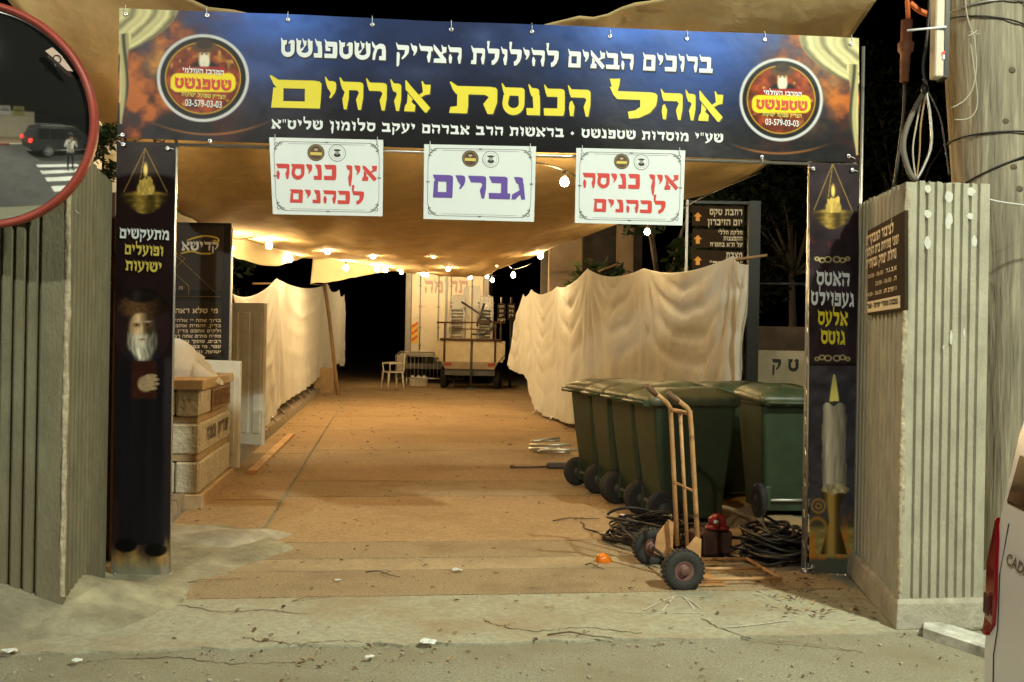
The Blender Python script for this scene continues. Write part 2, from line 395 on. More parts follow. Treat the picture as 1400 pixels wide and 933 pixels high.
mb = MB(); mb.add([(-150, -150, 0), (150, -150, 0), (150, 150, 0), (-150, 150, 0)], [(0, 1, 2, 3)]); structure(mb.build('ground', mAsph))
mb = MB(); mb.add([(-40, -7.3, .006), (40, -7.3, .006), (40, 1.3, .006), (-40, 1.3, .006)], [(0, 1, 2, 3)]); structure(mb.build('road', mRoad))
def slabs(name, m, rects, h=.012):
    mb = MB()
    for s0, s1, t0, t1 in rects:
        n = max(2, int((t1-t0)/.12)); 
        e0 = [dw(s0+rnd(0, .012 if name != 'apron' else .07), t0+(t1-t0)*i/n, h) for i in range(n+1)]; e1 = [dw(s1-rnd(0, .012), t0+(t1-t0)*i/n, h) for i in range(n+1)]
        mb.add(e0+e1, [(i, i+1, n+2+i, n+1+i) for i in range(n)])
        for e in (e0, e1):
            mb.add(e+[p-Vector((0, 0, h)) for p in e], [(i, i+1, n+2+i, n+1+i) for i in range(n)])
    return structure(mb.build(name, m))
J = -.875
slabs('apron', mApron, [(4.86, 5.80, -2.4, 2.9)])
sl = []; ag = [(5.81, 6.44, -2.7, 2.9), (6.81, 7.34, J+.015, 2.9)]
sl2 = [(6.45, 6.80, -2.6, 2.9)]
js = [7.35, 9.48, 10.5, 13.4, 16.3, 19.2, 22.1, 25, 28, 31, 34, 37, 41, 46]
for i, (a, b) in enumerate(zip(js, js[1:])):
    (ag if i == 1 else sl).append((a+.008, b-.008, J+.015, 4.6 if a > 9 else 3.6))
for a, b in zip([6.82, 9.3, 13, 17, 22, 28], [9.3, 13, 17, 22, 28, 46]): sl.append((a+.01, b-.01, -1.62, J-.015))
slabs('driveway', mSlab, sl); slabs('driveway_aggregate', mAgg, ag); slabs('driveway_threshold', mat('threshold_concrete', (.35, .275, .165), .9, nscale=30, namt=.22, bump=.35, bscale=60, stain=((.2, .15, .09), .9, .44, .72)), sl2)
# raised pavement with kerb on the left
mKerb = mat('old_kerb_stone', (.24, .20, .15), .9, nscale=6, namt=.35, bump=.5, bscale=50)
mPave = mat('dusty_pavement', (.23, .165, .095), .95, nscale=5, namt=.3, bump=.4, bscale=60)
mb = MB()
s0 = 7.55
while s0 < 29.5:
    s1 = min(s0+.98, 29.6)
    a, b, c, d = dw(s0, -1.64), dw(s1-.012, -1.64), dw(s1-.012, -1.78), dw(s0, -1.78)
    mb.prism([a, b, c, d], 0, .135+rnd(-.008, .006), [p+DR*q for p, q in ((a, -.02), (b, -.02), (c, 0), (d, 0))])
    s0 = s1
structure(mb.build('kerb', mKerb))
mb = MB(); mb.prism([dw(7.6, -1.785), dw(48, -1.785), dw(48, -9), dw(7.6, -9)], 0, .125); structure(mb.build('pavement', mPave))
# concrete mound round the foot of the left pillar
mb = MB(); n = 70; pts = []
edge = [G(-90, 890), G(0, 894), G(84, 902), G(150, 890), G(210, 877), G(255, 830), G(262, 800), G(330, 760), G(300, 728), G(235, 720)]
for j in range(n):
    for i in range(n):
        x, y = -4.4+2.9*i/(n-1), 4.3+3.9*j/(n-1)
        ex = np.interp(y, [4.3, 4.62, 4.75, 5.0, 5.5, 5.95, 6.4, 7.0, 7.6, 8.2], [-4.2, -3.4, -2.4, -1.95, -1.79, -1.88, -1.7, -1.5, -1.9, -2.6])
        dd = ex-x; k = float(sstep(-.03, .75, dd)); e = float(sstep(-.01, .03, dd))
        h = .04*e+.19*k*(1-.86*float(sstep(5.35, 6.0, y)))+.06*(float(fbm(x*3, y*3, 5, 5))-.5)*e
        pts.append((x, y, h*float(sstep(4.3, 4.5, y))*(1-float(sstep(7.6, 8.1, y)))-.012+.02*e*(float(fbm(x*14, y*14, 3, 9))-.5)))
mb.grid(pts, n, n)
structure(mb.build('concrete_mound', mat('patched_concrete', (.30, .285, .20), .95, nscale=6, namt=.35, bump=.6, bscale=45, stain=((.15, .135, .095), 1.7, .42, .7))))
# painted kerb end beside the right plinth
mb = MB(); a, b = G(1262, 872), G(1360, 905); w = Vector((.10, .22, 0))
mb.prism([a, b, b+w, a+w], 0, .05); structure(mb.build('painted_kerb', mat('worn_white_paint', (.55, .55, .50), .8, nscale=12, namt=.3, stain=((.22, .2, .16), 5, .5, .7))))

# ------------------------------------------------------------------ ribbed concrete gate pillars
def ribbed(name, path, z0, z1, pitches, depth, margin, back, m, parent, topn=0.):
    """outline: ribbed visible faces along path, then plain back points; z1 is one height or one per path point"""
    out = []; z = []
    for k, (a, b) in enumerate(zip(path, path[1:])):
        a, b = Vector(a), Vector(b); d = (b-a); Ln = d.length; d.normalize(); nrm = Vector((d.y, -d.x, 0))
        za, zb = z1[k], z1[k+1]
        m0, m1 = margin if k == 0 else margin[::-1]
        x = m0; pr = [(0, 0)]; pitch = pitches[k]
        while x+pitch < Ln-m1:
            pr += [(x, 0), (x+pitch*.07, -depth), (x+pitch*.27, -depth), (x+pitch*.40, 0)]; x += pitch
        for q, e in pr:
            out.append(a+d*q+nrm*e); z.append(za+(zb-za)*q/Ln)
    out.append(Vector(path[-1])); z.append(z1[-1])
    for p in back: out.append(Vector(p)); z.append(z1[-1])
    n = len(out); mb = MB()
    lv_ = [0, .2, .45, .7, .93, .985, 1]
    vs = []
    for t in lv_:
        for p, zz in zip(out, z):
            vs.append((p.x, p.y, z0+(zz-z0)*t+(rnd(-.006, .006) if t == 1 else 0)))
    fs = [[i*n+k, i*n+(k+1) % n, (i+1)*n+(k+1) % n, (i+1)*n+k] for i in range(len(lv_)-1) for k in range(n)]
    fs.append([(len(lv_)-1)*n+k for k in range(n)])
    mb.add(vs, fs)
    return mb.build(name, m, parent)
# left pillar
A = G(85, 830, .10)
pl = thing('gate_pillar', 'left ribbed concrete gate pillar, dim, with the round mirror in front of it', 'pillar', (A.x-.5, A.y+.3, 0), 'ribbed concrete gate pillars')
ribbed('pillar_shaft', [A+V(-1.9, -.12, 0), A, A+V(-.125, .85, 0)], .02, [2.52, 2.50, 2.40], (.064, .074), .030, (.02, .07), [A+V(-.5, .9, 0), A+V(-.5, .4, 0), A+V(-1.9, .3, 0)], mPanelShade, pl)
# crumbled corner
mb = MB(); 
pts = []
for j in range(130):
    z = .15+2.3*j/129
    for k in range(13):
        a = 2*math.pi*k/12; rr_ = .002+.024*float(fbm(math.cos(a)*1.5+3, math.sin(a)*1.5+z*7, 5, 17))
        pts.append((A.x-.006+rr_*math.cos(a), A.y+.008+rr_*math.sin(a), z))
mb.grid(pts, 13, 130)
mb.build('chipped_corner', mat('crumbling_concrete', (.36, .31, .22), .95, nscale=20, namt=.4, bump=.6), pl)
# right pillar with plinth
A = G(1226, 864); B = V(2.33, 6.95, 0); Cc = V(A.x+.5, A.y+.10, 0)
RA, RB, RC = A+V(.02, .03, 0), B, Cc
pr_ = thing('gate_pillar', 'right ribbed concrete gate pillar on a low plinth, brightly lit, with white filler dots', 'pillar', (A.x+.2, A.y+.3, 0), 'ribbed concrete gate pillars')
ribbed('pillar_shaft', [RB, RA, RC], .16, [2.46, 2.385, 2.39], (.105, .050), .017, (.02, .06), [RC+V(.02, .3, 0), RB+V(.3, .02, 0)], mPanel, pr_)
mb = MB(); mb.prism([RA+V(-.035, -.05, 0), RC+V(.03, -.05, 0), RC+V(.1, .35, 0), RB+V(.35, .05, 0), RB+V(-.05, 0, 0)], 0, .165, [RA+V(-.02, -.03, 0), RC+V(.02, -.03, 0), RC+V(.05, .33, 0), RB+V(.33, .04, 0), RB+V(-.03, 0, 0)])
bevel(mb.build('plinth', mConcrete, pr_), .02)
fd = (RC-RA).normalized(); fn_ = V(fd.y, -fd.x, 0)
for k, (px, py, rx, rz) in enumerate([(1268, 258, .02, .022), (1298, 270, .024, .034), (1328, 262, .026, .024), (1268, 293, .022, .022), (1297, 303, .022, .042), (1326, 296, .02, .02), (1268, 332, .02, .034), (1332, 330, .016, .03), (1300, 462, .007, .04), (1318, 455, .006, .025), (1290, 475, .004, .012)]):
    c = hit(px, py, RA, fn_)+fn_*.0015; mb = MB(); n = 22
    o = [c+fd*(rx*math.cos(2*math.pi*i/n))*(.7+.5*float(vnoise(2+math.cos(2*math.pi*i/n)*1.6, 2+math.sin(2*math.pi*i/n)*1.6, k)))+V(0, 0, rz*math.sin(2*math.pi*i/n))*(.7+.5*float(vnoise(2+math.cos(2*math.pi*i/n)*1.6, 2+math.sin(2*math.pi*i/n)*1.6, k))) for i in range(n)]
    mb.slab(o, -fn_*.012); mb.build('filler_patch', mPatch, pr_)
mb = MB()
pts = []
for j in range(130):
    z = .2+2.15*j/129
    for k in range(13):
        a = 2*math.pi*k/12; rr_ = .002+.024*float(fbm(math.cos(a)*1.5+3, math.sin(a)*1.5+z*7, 5, 23))
        pts.append((RA.x+.006+rr_*math.cos(a), RA.y+.008+rr_*math.sin(a), z))
mb.grid(pts, 13, 130)
mb.build('chipped_corner', MATS['crumbling_concrete'], pr_)
# opening-hours sign on its side
ld = (RB-RA).normalized(); ln = V(-ld.y, ld.x, 0)
if ln.x > 0: ln = -ln
ln = V(-abs(ld.y), ld.x, 0)
sp0 = RA+ln*.022
q = lambda px, py: hit(px, py, sp0, ln)
a, b = q(1237, 288), q(1237, 424); w = ld*.95
sg = thing('opening_hours_sign', 'brown opening hours sign with cream Hebrew lines on the side of the right pillar', 'sign', b)
mb = MB(); mb.slab([a, b, b+w, a+w], -ln*.018); mb.build('panel', mat('brown_sign', (.040, .027, .018), .9, nscale=8, namt=.15, spec=.08), sg)
def pline(name, s, px, py, h, wid, m, sans=True):
    r_ = q(px, py); hv = q(px, py-h)-r_
    lettering(name, s, r_+ld*wid, r_, hv, m, sg, ln, sans=sans)
pline('lettering', 'לציבור המבקרים', 1222, 318, 14, .74, mCream); pline('lettering', 'זמני פתיחת בית העלמין', 1229, 333, 13, .90, mCream)
pline('lettering', 'נחלת יצחק גבעתיים', 1226, 353, 14, .82, mCream)
for py, t1, t2 in ((369, "א.ב.ג.ד.", '20:00 - 06:00'), (383, 'ה.', '22:00 - 06:00'), (397, 'ו וערב חג', '14:00 - 06:00')):
    wd = .05*len(t1)*.7; pline('lettering', t1, 1226, py, 6, wd, mCream)
    r_ = q(1226, py)+ld*(wd+.05); latin('hours', t2, r_+ld*.42, r_, q(1226, py-6)-q(1226, py), mCream, sg, ln)
a, b = q(1231, 404), q(1231, 421); mb = MB(); mb.slab([a+ln*.002, b+ln*.002, b+ld*.85+ln*.002, a+ld*.85+ln*.002], -ln*.0015); mb.build('caption_strip', mCream, sg)
r_ = q(1228, 416); lettering('lettering', 'שבתות ומועדי ישראל - סגור', r_+ld*.8, r_, q(1228, 408)-r_, MATS['brown_sign'], sg, ln, sans=True, depth=.0035)

# ------------------------------------------------------------------ the gate: aluminium truss
GP0 = V(0, 6.297, 0); GNv = V(.1075, -1, 0).normalized(); GX = V(1, .1075, 0).normalized(); GN_np = np.array(GNv)
def gp(px, py, off=0.): return hit(px, py, GP0+GNv*off, GNv)
def wave(x, z): return .007*np.sin(x*4.1+z*2.)+.003*np.sin(z*7+x*2.3)+.0015*np.sin(x*11+z*3)
gt = thing('truss_gate', 'slim aluminium truss frame that carries the banners across the driveway', 'truss', gp(236, 795))
def truss(name, a, b, side, wdt, n):
    mb = MB(); a, b, side = Vector(a), Vector(b), Vector(side)
    back = -GNv*.10; ch = [V(0, 0, 0), side*wdt, side*(wdt/2)+back]
    for c in ch: mb.tube([a+c, b+c], .011, 8)
    for k in range(n):
        for i, j in ((0, 1), (1, 2), (2, 0)):
            s_, e_ = (i, j) if k % 2 == 0 else (j, i)
            mb.tube([a+(b-a)*(k/n)+ch[s_], a+(b-a)*((k+1)/n)+ch[e_]], .0045, 5)
    return mb.build(name, mAlu, gt)
lb = gp(238, 797, -.032); lb.z = .012; lt_ = gp(244, 20, -.032); lb = V(lt_.x, lt_.y, .012)
truss('post', lb, lt_, -GX, .30, 34)
rb0 = gp(1101, 786, -.03); rt_ = gp(1103, 60, -.03); rb0.z = .012
truss('post', rb0, V(rb0.x, rb0.y, rt_.z), GX, .045, 34)
rb1 = gp(1168, 787, -.03); rb1.z = .012; mb = MB(); mb.tube([rb1, V(rb1.x, rb1.y, rt_.z)], .011); mb.tube([rb1-GNv*.1, V(rb1.x, rb1.y, rt_.z)-GNv*.1], .011); mb.build('post', mAlu, gt)
la, ra = gp(168, 20, -.03), gp(1170, 62, -.03); truss('top_beam', la, ra, V(0, 0, -1), .32, 40)
la2, ra2 = gp(172, 196, -.02), gp(1172, 226, -.02); mb = MB(); mb.tube([la2, ra2], .011); mb.build('lower_rail', mAlu, gt)
for p in (lb, lb-GX*.3, rb0, rb0+GX*.045, rb1):
    mb = MB(); mb.lathe([(0, .03), (.022, .03), (.022, 0), (.016, -.012), (0, -.012)], p, 10); mb.build('foot_peg', mGal, gt)

# --- printed artwork
def fire(X, Y, sc=40., seed=3):
    n = fbm(X/sc, Y/sc, 6, seed); return np.clip((n-.47)*4., 0, 1)
def bust(img, X, Y, cx, cy, r):
    """small half-length figure of an old bearded man in a fur hat"""
    img = over(img, ell(X, Y, cx, cy+r*1.15, r*1.05, r*.75, .15), C(16, 15, 15))
    img = over(img, ell(X, Y, cx, cy+r*.05, r*.36, r*.5, .2), C(196, 168, 130))
    img = over(img, ell(X, Y, cx, cy+r*.48, r*.36, r*.52, .25), C(222, 216, 200))
    img = over(img, ell(X, Y, cx, cy+r*.85, r*.2, r*.36, .3), C(214, 206, 190))
    img = over(img, ell(X, Y, cx-r*.14, cy-r*.02, r*.08, r*.05, .5)+ell(X, Y, cx+r*.14, cy-r*.02, r*.08, r*.05, .5), C(60, 40, 30))
    img = over(img, ell(X, Y, cx, cy-r*.46, r*.86, r*.36, .12), C(84, 58, 36))
    img = over(img, ell(X, Y, cx, cy-r*.68, r*.52, r*.34, .12), C(52, 38, 28))
    return img
def logo(img, X, Y, cx, cy, rx, ry):
    q = lambda k: ell(X, Y, cx, cy, rx*k, ry*k, .015)
    img = over(img, q(1), C(196, 198, 204)); img = over(img, q(.93), C(20, 20, 24))
    img = over(img, q(.825), C(190, 150, 40)); img = over(img, q(.795), C(40, 20, 16))
    n = fbm(X/11, Y/11, 4, 8); bok = C(170, 72, 28)*n[..., None]*1.1+C(36, 14, 10)
    img = over(img, q(.795)*.9, bok)
    sp = np.clip((vnoise(X/6, Y/6, 4)-.66)*3, 0, 1)*q(.76); img = over(img, sp*.7, C(240, 190, 80))
    img = bust(img, X, Y, cx+rx*.03, cy-ry*.54, rx*.33)
    img = over(img, rbox(X, Y, cx-rx*.50, cy-ry*.26, cx+rx*.50, cy-ry*.06, ry*.09, 1), C(150, 32, 28))
    img = over(img, rbox(X, Y, cx-rx*.70, cy-ry*.11, cx+rx*.71, cy+ry*.32, ry*.16, 1), C(232, 210, 36))
    return img
def banner_print(X, Y):
    x0, x1 = 165., 1172.; u = (X-x0)/(x1-x0); top = 12+41*u; v = (Y-top)/172.
    neb = fbm(X/150, Y/70, 5, 2)
    blue = np.clip((1.0-v*1.15)*(.35+.95*neb), 0, 1)*(.55+.8*np.exp(-((u-.22)/.10)**2)+.9*np.exp(-((u-.74)/.12)**2))
    img = C(16, 15, 22)+np.clip(blue, 0, 1.2)[..., None]*C(38, 78, 158)
    img = img+np.clip(fbm(X/60, Y/50, 5, 12)-.5, 0, 1)[..., None]*C(70, 70, 90)
    edge = np.clip(1-u/.19, 0, 1)+np.clip(1-(1-u)/.19, 0, 1)
    f1 = fire(X, Y, 46, 3)*np.clip(edge*1.9, 0, 1)
    img = over(img, np.clip(f1*.75, 0, 1), C(112, 34, 16)); img = over(img, np.clip(f1-.5, 0, 1)*1.25, C(214, 120, 44))
    warm = np.exp(-(((u-.055)/.04)**2+((v-.42)/.3)**2))+np.exp(-(((1-u-.055)/.04)**2+((v-.40)/.3)**2))
    img = over(img, np.clip(warm*1.5*(fbm(X/22, Y/22, 5, 6)-.22), 0, 1), C(235, 150, 55))
    for ax_, ay_, aw_, ah_ in ((286, 184, 87, 20), (1066, 210, 70, 14)):
        t_ = (X-ax_)/aw_; ar = np.exp(-((Y-(ay_-ah_*t_*t_))/1.5)**2)*np.clip(1.15-t_*t_, 0, 1)*(np.abs(t_) < 1.07)
        img = over(img, ar*.65, C(200, 128, 62))
    img = logo(img, X, Y, 277.5, 107, 63, 60); img = logo(img, X, Y, 1068, 136.5, 57, 57)
    for sx, ox, oy in ((1, 163, 10), (-1, 1174, 52)):
        a = (X-ox)*sx; b = Y-oy
        ap, bp_ = np.clip(a, 0, None), np.clip(b, 0, None)
        r = (ap/82)**1.25+(bp_/64)**1.7
        sw = 1-sstep(.97, 1.02, r)
        w_ = r*15+2.2*fbm(ap/30, bp_/14, 3, 71)+ap*.035
        fold = .5+.5*np.sin(w_); fold = .65*fold**.6+.35*(.5+.5*np.sin(w_*2.1+1.3))
        shade = .55+.46*fold-.18*np.exp(-((r-.97)/.05)**2)
        img = over(img, sw*(a > -3), C(220, 212, 158)*np.clip(shade, 0, 1.02)[..., None])
        wdt = 20-b*.085+2.5*np.sin(b*.07); tail = (1-sstep(-1, 1, a-wdt))*(b < 160)*(a > .5)*(b > 36)
        ph_ = a*.42+np.sin(b*.045)*1.2+1; sh = .66+.30*np.sin(ph_)+.12*np.sin(ph_*2.3+.6); img = over(img, tail, C(206, 196, 140)*np.clip(sh, .2, 1)[..., None])
    img = img*(1-.12*np.clip(fbm(X/90, Y/9, 3, 31)-.5, 0, 1)[..., None])
    return img
def oil_lamp(img, X, Y, cx, ty, by, w):
    for ex in (-w*.46, -w*.15, w*.47): img = over(img, line(X, Y, cx, ty, cx+ex, by-w*.33, .65)*.8, C(150, 126, 66))
    for k, (ww, y0, y1) in enumerate(((.2, .0, .12), (.32, -.09, .05), (.42, -.2, -.05), (.50, -.34, -.16))):
        m = ell(X, Y, cx, by+w*(y0+y1)/2, w*ww, w*(y1-y0)*.62, .22)
        t_ = (Y-by-w*y0)/(w*(y1-y0)); g = .30+.55*np.exp(-((X-cx+w*.10)/(w*.16))**2)+.30*np.exp(-((X-cx-w*.26)/(w*.09))**2)+.25*np.exp(-((t_-.25)/.18)**2)
        img = over(img, m, C(190, 156, 76)*np.clip(g*(.75+.3*vnoise(X/5, Y/3, 3)), .12, 1.25)[..., None])
    can = ell(X, Y, cx+1, by-w*.40, w*.19, w*.17, .2)*(Y < by-w*.27)+((np.abs(X-cx-1) < w*.15)&(Y > by-w*(.58+.10*vnoise(X/2.6, 3, 7)))&(Y < by-w*.36))*1.
    img = over(img, can, C(216, 184, 98)*(.62+.6*fbm(X/3, Y/7, 3, 5))[..., None])
    img = over(img, ell(X, Y, cx+.5, by-w*.80, w*.045, w*.15, .5), C(246, 214, 120)); img = over(img, ell(X, Y, cx+.5, by-w*.78, w*.2, w*.26, .9)*.14, C(230, 180, 80))
    return img
def left_print(X, Y):
    n = fbm(X/40, Y/60, 5, 21); img = C(24, 18, 20)+n[..., None]*C(22, 12, 14)
    img = over(img, np.clip(fbm(X/30, Y/30, 4, 5)-.55, 0, 1)*.6*(Y > 360)*(Y < 420), C(110, 40, 30))
    img = oil_lamp(img, X, Y, 198.5, 203, 284, 64)
    # bottom: pale flames and mist
    m = sstep(728, 765, Y+8*np.sin(X*.15)); ff = fbm(X/14, Y/26, 4, 9)
    img = over(img, m*np.clip(ff*1.3, 0, 1), C(176, 150, 92)); img = over(img, m*np.clip(fbm(X/9, Y/22, 4, 19)-.5, 0, 1)*2, C(196, 120, 40))
    img = over(img, sstep(758, 785, Y)*.75, C(132, 134, 128))
    # standing figure in a long dark coat
    half = np.interp(Y, [470, 500, 540, 640, 750], [14, 31, 36, 33, 31])
    img = over(img, (1-sstep(-1.5, 1.5, np.abs(X-194)-half))*(Y > 478)*(Y < 745), C(20, 19, 24)+fbm(X/7, Y/90, 3, 4)[..., None]*C(14, 13, 15))
    img = over(img, ell(X, Y, 172, 746, 15, 9, .2)+ell(X, Y, 213, 752, 15, 9, .2), C(10, 9, 9))
    lit = np.clip(1.05-.045*np.abs(X-189)+.012*(189-X), .3, 1.05)
    img = over(img, ell(X, Y, 194.5, 449, 18.5, 25, .16), C(176, 148, 116)*(lit*(.86+.28*fbm(X/5, Y/5, 3, 2)))[..., None])
    img = over(img, ell(X, Y, 187, 444.5, 5.5, 3.2, .6)*.65+ell(X, Y, 202, 444.5, 5.5, 3.2, .6)*.7, C(84, 60, 46))
    img = over(img, ell(X, Y, 187.3, 444.5, 2.2, 1.1, .5)+ell(X, Y, 201.7, 444.5, 2.2, 1.1, .5), C(30, 22, 20))
    img = over(img, ell(X, Y, 187, 440, 5.5, 1.3, .7)*.6+ell(X, Y, 202, 440, 5.5, 1.3, .7)*.6, C(170, 158, 140))
    img = over(img, ell(X, Y, 197.2, 451.5, 1.8, 7.5, .7)*.5, C(100, 72, 54)); img = over(img, ell(X, Y, 193.6, 451, 2.0, 7, .6)*.45, C(212, 184, 150))
    img = over(img, ell(X, Y, 194.8, 457.5, 4, 1.5, .6)*.45, C(96, 66, 52))
    st = fbm(X/1.7+np.sin(Y*.15)*.8, Y/13, 4, 14); bl_ = np.clip(1.02-.028*np.abs(X-190), .45, 1)
    bm_ = np.clip(ell(X, Y, 194.5, 471, 19, 15, .30)+ell(X, Y, 196, 483, 12.5, 12, .40)+ell(X, Y, 177.5, 460, 3.4, 16, .5)+ell(X, Y, 211.5, 460, 3.4, 16, .5), 0, 1)*sstep(452, 461, Y+3*st)*np.clip(.62+.65*st, 0, 1)
    img = over(img, bm_, np.clip(C(202, 196, 180)*(bl_*(.68+.42*st))[..., None], 0, 1))
    img = over(img, ell(X, Y, 194.6, 464.5, 4.6, 1.3, .6)*.8, C(112, 70, 60))
    fur = fbm(X/2.4, Y/2.2, 4, 6); fl_ = np.clip(1.15-.022*np.abs(X-186), .35, 1.1)
    hat = ell(X, Y, 194, 419+3*(fur-.5), 36.5, 16.5, .16)*(1-ell(X, Y, 194.5, 441, 21, 13, .2)); img = over(img, hat, C(76, 55, 40)*((.62+.6*fur)*fl_)[..., None])
    img = over(img, ell(X, Y, 194, 404, 22, 10, .2), C(22, 18, 18)+.25*np.exp(-((X-186)/6)**2)[..., None]*C(60, 50, 46))
    img = np.where((((X-194)/40)**2+((Y-448)/50)**2 < 1)[..., None], img*1.32, img)
    img = over(img, rbox(X, Y, 180, 494, 214, 545, 2, 1), C(58, 31, 27)*(.8+.4*fbm(X/12, Y/12, 3, 3))[..., None])
    img = over(img, np.clip(ell(X, Y, 199, 525, 11, 11, .2)+ell(X, Y, 207, 514, 8, 2.6, .3)+ell(X, Y, 210, 519, 8, 2.6, .3)+ell(X, Y, 210, 525, 8, 2.6, .3)+ell(X, Y, 208, 531, 7, 2.6, .3), 0, 1), C(176, 150, 120)*(.75+.4*fbm(X/4, Y/3, 3, 22))[..., None])
    return img
def curls(img, X, Y, cx, cy, s):
    for sx in (-1, 1):
        for (ox, oy, r) in ((6, 0, 4.4), (14, 1, 3.6), (21, -1, 2.6)):
            d = np.hypot(X-cx-sx*ox, (Y-cy-s*oy)*1.2); img = over(img, np.exp(-((d-r)/1.0)**2), C(196, 182, 128))
    return img
def right_print(X, Y):
    n = fbm(X/30, Y/40, 5, 41); img = C(22, 18, 22)+n[..., None]*C(40, 30, 34)
    img = over(img, np.exp(-((Y-345)/22.)**2)*np.clip(fbm(X/14, Y/12, 4, 7)-.5, 0, 1)*2.2*(X < 1148), C(170, 40, 34))
    img = over(img, np.exp(-((Y-420)/70.)**2)*np.clip(fbm(X/25, Y/30, 4, 17)-.42, 0, 1)*1.1, C(120, 118, 124))
    img = oil_lamp(img, X, Y, 1138.5, 224, 306, 56)
    img = curls(img, X, Y, 1138, 355, 1); img = curls(img, X, Y, 1138, 490, -1)
    low = sstep(497, 501, Y); st = C(44, 44, 50)+fbm(X/16, Y/12, 4, 51)[..., None]*C(46, 46, 50)
    img = over(img, low*.9, st); img = over(img, np.exp(-((Y-499)/1.2)**2), C(16, 14, 14))
    # table glow and mist at the bottom
    img = over(img, sstep(690, 735, Y), C(78, 74, 52)); img = over(img, sstep(716, 728, Y)*(1-sstep(760, 766, Y)), C(150, 140, 84)*(.7+.5*fbm(X/12, Y/5, 4, 3))[..., None])
    fl = np.clip(fbm(X/7, Y/24, 4, 61)-.42, 0, 1)*4*sstep(690, 735, Y)*(1-sstep(765, 770, Y)); img = over(img, np.clip(fl, 0, .8), C(196, 110, 36))
    img = over(img, sstep(762, 768, Y), C(78, 84, 74))
    # candlestick and candle
    hw = np.interp(Y, [668, 680, 690, 715, 735, 765], [19, 15, 9.5, 6, 12, 20])
    cs = (1-sstep(-1, 1, np.abs(X-1140)-hw))*(Y > 666)*(Y < 758)
    img = over(img, cs, C(168, 140, 74)*np.clip(.35+.75*np.exp(-((X-1136)/7)**2), 0, 1)[..., None])
    d = np.hypot(X-1119, Y-692); img = over(img, np.exp(-((d-(9-.02*Y*0))/1.6)**2)+np.exp(-((d-3.5)/1.4)**2), C(150, 122, 62))
    d = np.hypot(X-1117, (Y-725)*.8); img = over(img, np.exp(-((d-13)/2.2)**2)*(Y < 730), C(150, 112, 56))
    hw2 = 14.6+2.4*vnoise(Y/13., X*0+4.*(X > 1140), 3)+.9*vnoise(Y/4., X*0, 5)
    can = (1-sstep(-1, 1, np.abs(X-1140.5)-hw2))*(Y > 553+2.5*np.cos((X-1140)*.35))*(Y < 668)
    drip = .72+.30*(fbm(X/3.2+np.sin(Y*.05)*.5, Y/34, 4, 77)-.5)+.22*np.exp(-((X-1133)/5)**2)-.26*sstep(1144, 1157, X)-.12*sstep(1130, 1125, X)
    img = over(img, can, C(226, 222, 196)*np.clip(drip, 0, 1.05)[..., None])
    img = over(img, ell(X, Y, 1142, 669+3*(vnoise(X/3.5, 1, 3)-.5), 19, 7, .15)*.95, C(200, 188, 146)*(.45+.9*fbm(X/4, Y/6, 3, 8))[..., None])
    fx = (X-1140.5)/(1+6.2*np.clip((Y-512)/34, 0, 1)**.8); fm = (1-sstep(.75, 1.05, np.abs(fx)))*(Y > 512)*(Y < 549)
    img = over(img, fm, C(240, 232, 130)*(.8+.2*sstep(515, 545, Y))[..., None])
    return img
mVinyl = colmat('printed_vinyl', .42, .14)
BW = gp(163, 11), gp(1175, 52), gp(1174, 223), gp(161, 189)
bn = thing('welcome_banner', 'wide dark blue banner with white and yellow lines and two round logos', 'banner', gp(668, 208))
painted('printed_sheet', BW, .0055, banner_print, bn, mVinyl, wave)
def gtext(name, s, l, r, h, m, par, sans=False, wide=None, gap=.07, off=0.):
    L_, R_ = gp(*l, off), gp(*r, off); up = (gp(l[0], l[1]-h, off)-L_); up = V(0, 0, up.length)
    return lettering(name, s, L_, R_, up, m, par, GNv, wide, sans, gap, wave=wave if off == 0 else None, depth=.004)
mShadow = mat('print_shadow', (.006, .006, .009), .5)
def shadowed(s, l, r, h, m, par, **k):
    gtext('letter_outline', s, (l[0]+1.6, l[1]+2.0), (r[0]+1.6, r[1]+2.0), h, mShadow, par, off=0., **k).location += -Vector(GNv)*.0018
    gtext('lettering', s, l, r, h, m, par, **k)
shadowed('ברוכים הבאים להילולת הצדיק משטפנשט', (384, 78), (974, 100), 22.5, mWhite, bn)
shadowed('אוהל הכנסת אורחים', (368, 147), (988, 166), 38, mYellow, bn, wide={'ם': 2.2, 'ת': 2.0, 'ל': 2.3, ' ': 1.3})
gtext('lettering', 'שע"י מוסדות שטפנשט ◆ בראשות הרב אברהם יעקב סלומון שליט"א', (371, 176), (989, 195), 12, mWhite, bn, gap=.12)
for (dx, a) in ((0, [((249, 99), (306, 103), 6.5), ((239, 120), (316, 124), 14), ((248, 131), (308, 136), 5.5), ((253, 145), (303, 148), 9.5)]),
                (1, [((1043, 130), (1095, 133), 6), ((1034, 149), (1103, 152), 12.5), ((1042, 159), (1095, 162), 5), ((1046, 171), (1091, 174), 8.5)])):
    gtext('logo_lettering', 'המרכז העולמי', *a[0], mWhite, bn)
    gtext('logo_lettering', 'שטפנשט', *a[1], mRed, bn)
    gtext('logo_lettering', 'הצדיק שפועל ישועות', *a[2], mGold, bn)
    l, r, h = a[3]; L_, R_ = gp(*l), gp(*r); latin('phone_number', '03-579-03-03', L_, R_, V(0, 0, (gp(l[0], l[1]-h)-L_).length), mWhite, bn, GNv, .012, wave=wave, depth=.005)
mEye = mat('eyelet_metal', (.7, .7, .68), .3, metal=1)
